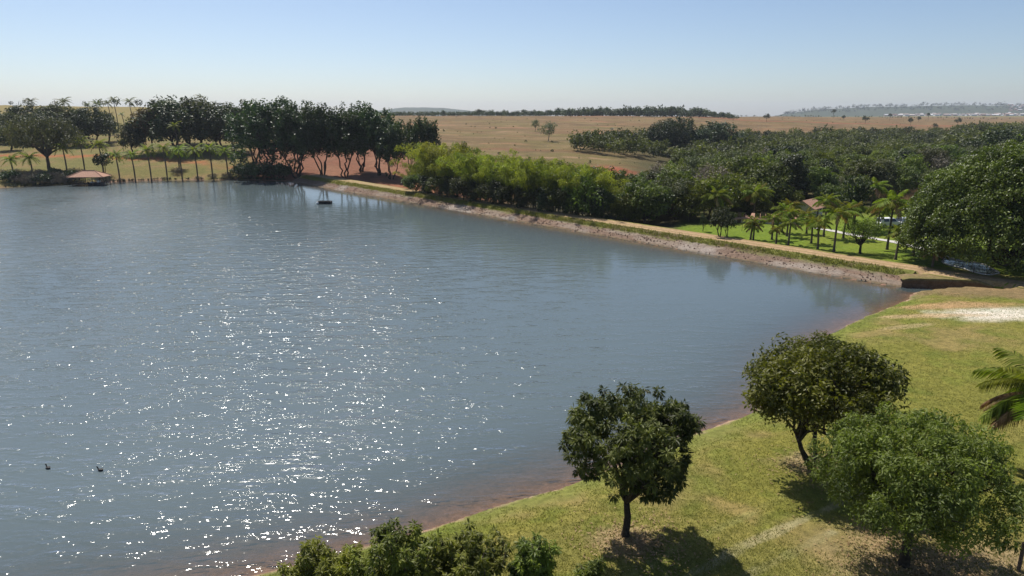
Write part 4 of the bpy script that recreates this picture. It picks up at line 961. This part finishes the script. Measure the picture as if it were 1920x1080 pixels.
LAWN_MANGO = tree_meshes(670, H=4.6, rx=1.95, rz=2.0, cz=2.7, nclump=120, crad=.42, per=26, size=.3, width=.13, mat=LM['darkm'], tr=.11, fork=.2, stems=2, cut=-.75, shell=.7, lump=.15, nlimb=7, mode='rosette', bark=M_BARK_DARK)
OLIVE_RND = tree_meshes(671, H=4.6, rx=2.7, rz=1.75, cz=3.1, nclump=120, crad=.45, per=26, size=.26, width=.1, mat=LM['bright'], tr=.2, fork=.24, cut=-.55, shell=.5, lump=.22, nlimb=12, bark=M_BARK_DARK)
for (u_, v_, tv, ms, wd, lb) in ((1317, 434, 401, LAWN_MANGO, .55, 'slender small mango tree at the left end of the lawn'), (1350, 443, 389, LAWN_MANGO, .95, 'round dark mango tree at the left end of the lawn, left stem'), (1364, 443, 398, LAWN_MANGO, .85, 'round dark mango tree at the left end of the lawn, right stem'),
        (1612, 475, 411, OLIVE_RND, 1.0, 'round olive-green tree with thick trunk in the middle of the lawn'), (1594, 430, 330, LAWN_MANGO, .78, 'tall dark mango tree at the back of the lawn')):
    p = T(u_, v_); s = (zat(tv, p[1]) - p[2]) / 4.75
    plant('lawn_tree', ms, p, r.random() * 6.28, (s * wd, s * wd, s), lb, 'tree', 'trees on the palm lawn')

# ------------------------------------------------------------------ buildings, cars and paths on the lawn
M_ROOF = plain('clay_tiles', (.42, .24, .165), .8, .3, 5, spec=.15); M_WALL = plain('cream_wall', (.62, .55, .47), .85, .12, 2)
M_WHITE = plain('white_paint', (.75, .75, .74), .4, .06, 2, spec=.5); M_GLASSD = plain('dark_glass', (.02, .022, .025), .08, .1, 2, spec=.8)
M_RUBBER = plain('black_rubber', (.02, .02, .02), .8, .2, 5); M_METAL = plain('grey_metal', (.35, .36, .37), .35, .1, 3, metal=.7)
M_WOOD = plain('weathered_wood', (.12, .085, .06), .9, .35, 7, bump=.4); M_CONC = plain('pale_concrete', (.52, .49, .45), .9, .12, 1.5, bump=.2)
M_SILVER = plain('silver_paint', (.42, .43, .45), .3, .06, 2, spec=.6); M_DARKPAINT = plain('dark_paint', (.03, .032, .038), .35, .1, 2, spec=.6)
M_BLACK = plain('black_plastic', (.012, .012, .014), .5, .2, 4)
def house(u, Y_, L_, W_, H, rise, rz, label):
    p = at(u, Y_); e = tag(obj('small_house', None, None, p, rz), label, 'house', 'small houses behind the palms')
    mb = MB(); mb.box(-L_ / 2, L_ / 2, -W_ / 2, W_ / 2, -.4, H); obj('wall', mb.build('wall', M_WALL), e)
    mb = MB(); o = .5; a, b = L_ / 2 + o, W_ / 2 + o; t = .12; ez = H - o * rise / (W_ / 2)
    for s in (-1, 1):
        V = [(-a, s * b, ez), (a, s * b, ez), (a, 0, H + rise), (-a, 0, H + rise)]; V = V + [(x, y, z + t) for x, y, z in V]
        mb.add(V, [(0, 1, 2, 3), (7, 6, 5, 4), (0, 4, 5, 1), (1, 5, 6, 2), (2, 6, 7, 3), (3, 7, 4, 0)])
    obj('roof', mb.build('roof', M_ROOF), e)
    for s in (-1, 1):
        mb = MB(); x = s * (L_ / 2 - .08); V = [(x - .07, -W_ / 2, H), (x - .07, W_ / 2, H), (x - .07, 0, H + rise - .05)]; V += [(q[0] + .14, q[1], q[2]) for q in V]
        mb.add(V, [(2, 1, 0), (3, 4, 5)], [(0, 1, 4, 3), (1, 2, 5, 4), (2, 0, 3, 5)]); obj('gable', mb.build('gable', M_WALL), e)
    for k, x in enumerate((-L_ * .28, L_ * .28)):
        mb = MB(); mb.box(x - .45, x + .45, -W_ / 2 - .03, -W_ / 2 + .02, .9, 1.9); w_ = obj('window', mb.build('window', M_GLASSD), e)
        mb = MB(); mb.box(x - .55, x + .55, -W_ / 2 - .07, -W_ / 2 - .03, .82, .9); obj('sill', mb.build('sill', M_CONC), w_)
    mb = MB(); mb.box(-.42, .42, -W_ / 2 - .04, -W_ / 2 + .02, 0, 2.0); d_ = obj('door', mb.build('door', M_WOOD), e)
    mb = MB(); mb.box(.28, .34, -W_ / 2 - .09, -W_ / 2 - .04, .95, 1.05); obj('handle', mb.build('handle', M_METAL), d_)
house(1393, 125.5, 3.2, 2.6, .95, .5, .35, 'small pale house behind the mango tree at the left of the lawn')
house(1450, 124.5, 3.4, 2.8, .95, .55, -.5, 'low tiled house behind the second group of lawn palms')
house(1533, 134.0, 5.0, 4.0, 1.9, 1.2, .8, 'house with bright orange gable roof behind the tall palm')
house(1492, 124.0, 3.4, 2.8, 1.0, .5, -.3, 'low pale-roofed shed in the middle of the lawn back edge')
def car(p, rz, paint, label, tall=1.0):
    e = tag(obj('parked_car', None, None, p, rz), label, 'car', 'cars parked on the lawn')
    prof = [(-2.15, .42), (-2.2, .85), (-2.05, 1.02), (-1.85, 1.62 * tall), (.45, 1.66 * tall), (1.15, 1.06), (2.05, .92), (2.2, .7), (2.2, .42)]
    def loft(pr, w0, w1, name, mat, par):
        n = len(pr); V = []
        for s in (-1, 1):
            for x, z in pr: V.append((x, s * (w0 if z < 1.1 else w1), z))
        q = [(k, (k + 1) % n, n + (k + 1) % n, n + k) for k in range(n)]
        mb = MB(); mb.add(V, q, [tuple(range(n))[::-1]], [tuple(range(n, 2 * n))]); return obj(name, mb.build(name, mat), par)
    loft(prof, .88, .70, 'body', paint, e)
    for s in (-1, 1):
        for x0, x1 in ((-1.55, -.6), (-.5, .5)):
            mb = MB(); y0, y1 = s * .875, s * .735
            mb.add([(x0, y0, 1.10), (x1 + (.35 if x1 > .4 else 0), y0, 1.10), (x1, y1, 1.55 * tall), (x0 + .08, y1, 1.55 * tall)], [(0, 1, 2, 3)]); obj('side_window', mb.build('side_window', M_GLASSD), e)
        for x in (-1.35, 1.35):
            mb = MB(); th = np.arange(14) * 2 * PI / 14; y0, y1 = s * .70, s * .92
            V = [(x + .34 * math.cos(a), y0, .34 + .34 * math.sin(a)) for a in th] + [(x + .34 * math.cos(a), y1, .34 + .34 * math.sin(a)) for a in th]
            mb.add(V, [(k, (k + 1) % 14, 14 + (k + 1) % 14, 14 + k) for k in range(14)], [tuple(range(14, 28))], [tuple(range(14))[::-1]]); wh_ = obj('wheel', mb.build('wheel', M_RUBBER), e)
            mb = MB(); mb.tube([(x, y1 - s * .02, .34), (x, y1 + s * .02, .34)], .2, 10); obj('rim', mb.build('rim', M_METAL), wh_)
        mb = MB(); mb.box(2.19, 2.22, s * .78 - .16, s * .78 + .06 if s < 0 else s * .78 + .06, .68, .84); obj('headlight', mb.build('headlight', M_WHITE), e)
    mb = MB(); mb.add([(1.12, -.8, 1.11), (1.12, .8, 1.11), (.5, .66, 1.62 * tall), (.5, -.66, 1.62 * tall)], [(0, 1, 2, 3)]); o = obj('windscreen', mb.build('windscreen', M_GLASSD), e); o.location = (.02, 0, .02)
    mb = MB(); mb.add([(-2.04, -.8, 1.05), (-2.04, .8, 1.05), (-1.87, .66, 1.58 * tall), (-1.87, -.66, 1.58 * tall)], [(3, 2, 1, 0)]); o = obj('rear_window', mb.build('rear_window', M_GLASSD), e); o.location = (-.02, 0, .02)
car(T(1716, 434), .12, M_DARKPAINT, 'dark car with pale roof rails parked on the lawn by the tall palm', 1.05)
car(T(1702, 425), .2, M_SILVER, 'silver car parked behind the dark car on the lawn')
car(T(1666, 426), .1, M_WHITE, 'white car parked behind the trunk of the tallest palm')
car(T(409, 281), .1, M_DARKPAINT, 'small dark vehicle in the shade at the right of the grove')

def ribbon(name, pts, wid, mat, lift, n=8):
    P = catmull([T(*q)[:2] for q in pts], n); t = unit(np.gradient(P, axis=0)); nrm = np.c_[-t[:, 1], t[:, 0]]
    wv = wid * (1 + .12 * np.sin(np.arange(len(P)) * 1.7)); cols = []
    for s in np.linspace(-.5, .5, 5): Q = P + nrm * (wv * s)[:, None]; cols.append(np.c_[Q, ground(Q[:, 0], Q[:, 1]) + lift])
    V = np.stack(cols, 1).reshape(-1, 3); i, j = np.meshgrid(np.arange(len(P) - 1), np.arange(4), indexing='ij')
    F = np.stack([i * 5 + j, (i + 1) * 5 + j, (i + 1) * 5 + j + 1, i * 5 + j + 1], -1).reshape(-1, 4)[:, ::-1]
    return tag(obj(name, mesh(name, V, F, mat, True)), kind='structure')
ribbon('garden_path', [(1528, 428), (1560, 433), (1600, 441), (1640, 448), (1680, 455), (1710, 462), (1740, 470), (1765, 481), (1790, 489)], 1.5, M_CONC, .06)
# little pond under the giant fig
pc = T(1820, 501); th = np.linspace(0, 2 * PI, 40, endpoint=False); rad = 1 + .12 * np.sin(th * 3 + 1) + .08 * np.sin(th * 5)
px_ = pc[0] + 2.1 * rad * np.cos(th); py_ = pc[1] + 4.4 * rad * np.sin(th); zp = float(ground(px_, py_).max()) + .03
V = np.vstack([[(pc[0], pc[1], zp)], np.c_[px_, py_, np.full(40, zp)]]); F = np.array([(0, k + 1, (k + 1) % 40 + 1) for k in range(40)])
tag(obj('pond', mesh('pond', V, F, M_LAKE, True, {'depth': np.full(41, .8), 'ripple': np.full(41, .12)})), kind='structure')
mb = MB(); ring = np.c_[px_, py_, np.full(40, zp)]
for k in range(40): mb.tube([ring[k], ring[(k + 1) % 40]], .1, 5)
tag(obj('pond_rim', mb.build('pond_rim', M_CONC)), kind='structure')
def pole(u, v, top_v, rad, name, label, cat, mat, cap=None):
    p = T(u, v); h = zat(top_v, p[1]) - p[2]; e = tag(obj(name, None, None, p), label, cat)
    mb = MB(); mb.tube([(0, 0, -.2), (0, 0, h)], rad, 8); obj('post', mb.build('post', mat), e)
    if cap == 'lamp':
        mb = MB(); mb.tube([(0, 0, h), (0, 0, h + .12), (0, 0, h + .4), (0, 0, h + .5)], [.08, .2, .26, .03], 8); obj('lantern', mb.build('lantern', M_WHITE), e)
    if cap == 'cross':
        for z in (.5, 1.3):
            mb = MB(); mb.box(-1.1, 1.1, -.06, .06, h - z - .12, h - z); obj('cross_arm', mb.build('cross_arm', mat), e)
pole(1447, 440, 416, .05, 'garden_lamp', 'white garden lamp on a thin pole behind the palms', 'lamp', M_METAL, 'lamp')
pole(1391, 433, 418, .04, 'garden_post', 'thin dark post before the pale house on the lawn', 'post', M_WOOD)
pole(1825, 513, 503, .05, 'pond_post', 'short dark post standing at the near side of the pond', 'post', M_WOOD)
pole(1909, 1072, 1018, .075, 'fence_post', 'weathered wooden fence post at the lower right edge', 'post', M_WOOD)
p = at(106, 430); e = tag(obj('utility_pole', None, None, p), 'utility pole with cross arms on the left hill crest', 'pole')
mb = MB(); mb.tube([(0, 0, -.3), (0, 0, zat(188, 430) - p[2])], .16, 6); obj('post', mb.build('post', M_WOOD), e)
for z in (.8, 2.0): mb = MB(); hh = zat(188, 430) - p[2] - z; mb.box(-1.2, 1.2, -.07, .07, hh, hh + .14); obj('cross_arm', mb.build('cross_arm', M_WOOD), e)

# ------------------------------------------------------------------ boat shelter, boat, raft, ducks on the lake
g0 = G(170, 347); e = tag(obj('boat_shelter', None, None, (g0[0], g0[1], 0), .12), 'open shelter with orange tiled hip roof standing in the lake at the left shore', 'shelter')
mb = MB(); mb.box(-4.0, -.1, -2.2, 2.2, .35, .55); obj('deck', mb.build('deck', M_WOOD), e)
for x in (-3.9, -2.2, -.3, 1.6, 3.6, 4.6):
    for y in (-2.1, 2.1):
        mb = MB(); mb.tube([(x, y, -1.0), (x, y, 2.75)], .09, 6); obj('post', mb.build('post', M_WOOD), e)
mb = MB(); a, b, c = 4.9, 3.0, 1.7; V = [(-a, -b, 2.55), (a, -b, 2.55), (a, b, 2.55), (-a, b, 2.55), (-c, 0, 4.15), (c, 0, 4.15)]
mb.add(V, [(0, 1, 5, 4), (2, 3, 4, 5)], [(1, 2, 5), (3, 0, 4)]); mb.add([(x, y, z - .1) for x, y, z in V], [(4, 5, 1, 0), (5, 4, 3, 2)], [(5, 2, 1), (4, 0, 3)])
for k in range(4):
    q0, q1 = V[k], V[(k + 1) % 4]; mb.add([(q0[0], q0[1], 2.43), (q1[0], q1[1], 2.43), (q1[0], q1[1], 2.56), (q0[0], q0[1], 2.56)], [(0, 1, 2, 3)])
rf = obj('roof', mb.build('roof', M_ROOF), e)
mb = MB(); mb.tube([(-c, 0, 4.2), (c, 0, 4.2)], .13, 6)
for s in (-1, 1):
    for s2 in (-1, 1): mb.tube([(s * c, 0, 4.19), (s * a, s2 * b, 2.6)], .1, 5)
obj('ridge_tiles', mb.build('ridge_tiles', M_ROOF), rf)
for y in (-2.1, 2.1):
    mb = MB(); mb.box(-3.9, -.3, y - .04, y + .04, 1.25, 1.35); mb.box(-3.9, -.3, y - .04, y + .04, .9, .96); obj('railing', mb.build('railing', M_WOOD), e)
def boat(loc, rz, label):
    e = tag(obj('moored_boat', None, None, loc, rz), label, 'boat')
    xs = np.linspace(-2.2, 2.3, 9); V = []
    for k, x in enumerate(xs):
        w_ = .85 * (1 - max(0, (x - .4) / 1.95) ** 2.2); w_ = max(w_, .04)
        V += [(x, -w_, .75 + .1 * max(0, x)), (x, -w_ * .7, -.15), (x, w_ * .7, -.15), (x, w_, .75 + .1 * max(0, x))]
    F = [(k * 4 + j, k * 4 + j + 1, k * 4 + j + 5, k * 4 + j + 4) for k in range(8) for j in range(3)] + [(0, 3, 2, 1)]
    mb = MB(); mb.add(V, F); mb.add([(v[0], v[1] * .98, v[2] - .12) for v in V if v[2] > .5], [(2 * k, 2 * k + 2, 2 * k + 3, 2 * k + 1) for k in range(8)]); obj('hull', mb.build('hull', M_DARKPAINT), e)
    mb = MB(); mb.box(-1.7, .4, -.7, .7, 1.75, 1.83); obj('canopy', mb.build('canopy', M_WHITE), e)
    for x in (-1.6, .3):
        for y in (-.62, .62): mb = MB(); mb.tube([(x, y, .6), (x, y, 1.76)], .03, 5); obj('canopy_post', mb.build('canopy_post', M_METAL), e)
    mb = MB(); mb.box(-1.5, -.9, -.6, .6, .55, 1.05); obj('seat', mb.build('seat', M_WHITE), e)
    mb = MB(); mb.box(.45, .95, -.55, .55, .6, 1.35); obj('console', mb.build('console', M_WHITE), e)
    mb = MB(); mb.box(-2.5, -2.2, -.18, .18, .1, 1.0); obj('outboard_motor', mb.build('outboard_motor', M_BLACK), e)
boat((g0[0] + 2.0, g0[1] - .2, 0), .1, 'dark-hulled boat with white seats and canopy under the shelter roof')
g0 = G(609, 382); e = tag(obj('floating_raft', None, None, (g0[0], g0[1], 0), -.05), 'small black floating raft with white buoy on the lake', 'raft')
for y in (-.85, .85): mb = MB(); mb.box(-1.45, 1.45, y - .1, y + .1, -.1, .62); obj('side_board', mb.build('side_board', M_BLACK), e)
for x in (-1.45, 1.45): mb = MB(); mb.box(x - .1, x + .1, -.75, .75, -.1, .6); obj('end_board', mb.build('end_board', M_BLACK), e)
for k in range(5): mb = MB(); y = -.62 + .31 * k; mb.box(-1.34, 1.34, y - .11, y + .11, .18, .24); obj('deck_plank', mb.build('deck_plank', M_WOOD), e)
mb = MB(); th = np.linspace(0, PI, 7); mb.tube([(-1.35 - .0, -1.05, .28 - .28 * math.cos(a)) for a in th], [max(.02, .28 * math.sin(a)) for a in th], 9); obj('buoy', mb.build('buoy', M_WHITE, True), e)
def duck(u, v, rz, label):
    g = G(u, v); e = tag(obj('duck', None, None, (g[0], g[1], -.02), rz, .62), label, 'duck', 'ducks on the lake')
    xs = np.array([-.34, -.28, -.16, 0, .13, .2, .23, .25, .27, .33, .38, .43]); zs = np.array([.17, .13, .09, .08, .1, .16, .24, .3, .34, .36, .345, .335]); rs = np.array([.01, .06, .12, .135, .115, .075, .05, .045, .06, .062, .03, .012])
    mb = MB(); mb.tube(np.c_[xs, 0 * xs, zs], rs, 10); obj('body', mb.build('body', M_BLACK, True), e)
    for s in (-1, 1): mb = MB(); mb.tube([(-.3, s * .06, .15), (-.12, s * .12, .15), (.06, s * .11, .13), (.12, s * .08, .12)], [.01, .06, .055, .01], 7); obj('wing', mb.build('wing', M_DUCK, True), e)
M_DUCK = plain('duck_feathers', (.05, .045, .04), .7, .5, 8)
duck(90, 878, 2.6, 'dark duck on the lake at the lower left, the left one of two'); duck(188, 882, 2.9, 'dark duck on the lake at the lower left, the right one of two')

# ------------------------------------------------------------------ loose stuff: bank stones, lawn grass, dry tall grass, far town
r = np.random.default_rng(900)
n = 1700; t = r.uniform(.5, DLEN, n); q = r.uniform(.1, 2.7, n); x = DA[0] + t * DE[0] + q * DN[0]; y = DA[1] + t * DE[1] + q * DN[1]; z = dam_profile(t, q)
O = np.array([(1, 0, 0), (0, 1, 0), (-1, 0, 0), (0, -1, 0), (0, 0, 1), (0, 0, -1)], float)
V = O[None] * (r.uniform(.05, .15, n)[:, None, None] * r.uniform(.6, 1.3, (n, 6, 3))) + r.normal(size=(n, 6, 3)) * .03 + np.c_[x, y, z][:, None]
F0 = np.array([(0, 1, 4), (1, 2, 4), (2, 3, 4), (3, 0, 4), (1, 0, 5), (2, 1, 5), (3, 2, 5), (0, 3, 5)])
F = (F0[None] + (np.arange(n) * 6)[:, None, None]).reshape(-1, 3)
M_STONE = plain('bank_stone', (.20, .135, .10), .95, .4, .8, spec=.1)
tag(obj('bank_stones', mesh('bank_stones', V.reshape(-1, 3), F, M_STONE)), 'broken stones along the lake face of the dam', 'stones', None, 'stuff')

def grass(name, label, x, y, h, wd, mat, k=3, spread=.06):
    n = len(x); z = ground(x, y); a = r.random((n, k)) * 2 * PI; hh = h * (.5 + .9 * r.random((n, k)))
    b = np.stack([x[:, None] + spread * r.normal(size=(n, k)), y[:, None] + spread * r.normal(size=(n, k)), np.repeat(z[:, None], k, 1) - .02], -1)
    side = np.stack([np.cos(a), np.sin(a), 0 * a], -1) * wd; tip = b + np.stack([r.normal(size=(n, k)) * .55 * hh, r.normal(size=(n, k)) * .55 * hh, hh], -1)
    V = np.stack([b - side, b + side, tip], 2).reshape(-1, 3); F = np.arange(len(V)).reshape(-1, 3)
    tt = np.repeat(np.clip(.5 * fbm(x * .3, y * .3, 12) + .5 * r.random(n), 0, 1), k * 3)
    return tag(obj(name, mesh(name, V, F, mat, False, {'tint': tt})), label, 'grass', None, 'stuff')
n = 260000; yy = 22 + 60 * r.random(n) ** 1.5; xx = r.uniform(-14, 1.0, n) * 0 + yy * r.uniform(-.5, .95, n)
d = lake_d(xx, yy); bare = fbm(xx * .22 + 9, yy * .22, 41)
tq = dam_tq(xx, yy)[1]
k_ = (d > .35) & (tq < -1.5) & (bare < .62 + .1 * r.random(n)); xx, yy = xx[k_][:80000], yy[k_][:80000]
grass('lawn_grass', 'short mown grass of the near lawn', xx, yy, .075, .02, LM['grass'])
Vl, n0 = [], 0
for (u_, v_, R_, n_) in ((1172, 1008, 2.6, 900), (1526, 878, 3.2, 900), (1695, 1060, 4.0, 1600)):                      # fallen leaves under the three lawn trees
    p = T(u_, v_); a = r.random(n_) * 2 * PI; q = R_ * np.abs(r.normal(size=n_)) * .6; x = p[0] + .6 + q * np.cos(a); y = p[1] - .6 + q * np.sin(a); z = ground(x, y) + .05 + .03 * r.random(n_)
    ax = unit(np.c_[r.normal(size=(n_, 2)), .3 * r.normal(size=n_)]) * .09; sd = unit(np.cross(ax, np.array([[0, 0, 1.0]]))) * .03; c_ = np.c_[x, y, z]
    Vl.append(np.stack([c_ - ax, c_ + sd, c_ + ax, c_ - sd], 1).reshape(-1, 3))
Vl = np.concatenate(Vl)
tag(obj('fallen_leaves', mesh('fallen_leaves', Vl, np.arange(len(Vl)).reshape(-1, 4), LM['dry'], False, {'tint': np.repeat(r.random(len(Vl) // 4), 4)})), 'dry fallen leaves under the lawn trees', 'leaves', None, 'stuff')
pts = np.array([T(u_, v_)[:2] for u_, v_ in [(1700, 374), (1720, 369), (1745, 364), (1765, 360), (1715, 392), (1735, 388)]])
c = pts[r.integers(6, size=6000)] + r.normal(size=(6000, 2)) * np.array([2.2, 3.0])
grass('dry_grass', 'tall straw-coloured grass at the edge of the wood right of the palms', c[:, 0], c[:, 1], 1.5, .05, LM['dry'], 3, .2)
n = 5200; t = r.uniform(.5, DLEN, n); q = 2.7 + r.random(n) ** .8 * 1.6; grass('verge_grass', 'rough grass along the lake edge of the dam road', DA[0] + t * DE[0] + q * DN[0], DA[1] + t * DE[1] + q * DN[1], .3, .05, LM['grass'], 4, .15)
mb = MB()
for k in range(170):
    u_ = r.uniform(1660, 1960); Yt = r.uniform(2900, 3700); 
    if r.random() < .2: u_, Yt = r.uniform(1890, 1960), r.uniform(3800, 4300)
    p = at(u_, Yt); w_, l_ = r.uniform(4, 8), r.uniform(5, 12); z = p[2]; h_ = r.uniform(4, 8)
    mb.box(p[0] - l_, p[0] + l_, p[1] - w_, p[1] + w_, z - 2, z + h_, a=r.random()); mb.add([(p[0] - l_ - 1, p[1] - w_ - 1, z + h_), (p[0] + l_ + 1, p[1] - w_ - 1, z + h_), (p[0] + l_ + 1, p[1], z + h_ + 3), (p[0] - l_ - 1, p[1], z + h_ + 3), (p[0] + l_ + 1, p[1] + w_ + 1, z + h_), (p[0] - l_ - 1, p[1] + w_ + 1, z + h_)], [(0, 1, 2, 3), (3, 2, 4, 5)], a=r.random())
mt, N, L, B = new_mat('town_roofs'); a = N.new('ShaderNodeAttribute'); a.attribute_name = 'tint'
L.new(ramp(N, L, a.outputs['Fac'], [(0, (.32, .16, .11)), (.4, (.45, .33, .27)), (.7, (.62, .58, .54)), (1, (.75, .74, .72))]).outputs['Color'], B.inputs['Base Color']); B.inputs['Roughness'].default_value = .8
tag(obj('far_town', mb.build('far_town', mt)), 'pale roofs of a far town below the right-hand hill', 'town', None, 'stuff')

# ------------------------------------------------------------------ hazy air
mb = MB(); mb.box(-8600, 8600, -8600, 8600, -6, 150)
mh, N, L, B = new_mat('haze'); N.remove(B)
pv = N.new('ShaderNodeVolumePrincipled'); pv.inputs['Color'].default_value = (.80, .87, 1.0, 1); pv.inputs['Density'].default_value = .00009; pv.inputs['Anisotropy'].default_value = .2
L.new(pv.outputs[0], N['Material Output'].inputs['Volume'])
tag(obj('haze', mb.build('haze', mh)), kind='stuff')
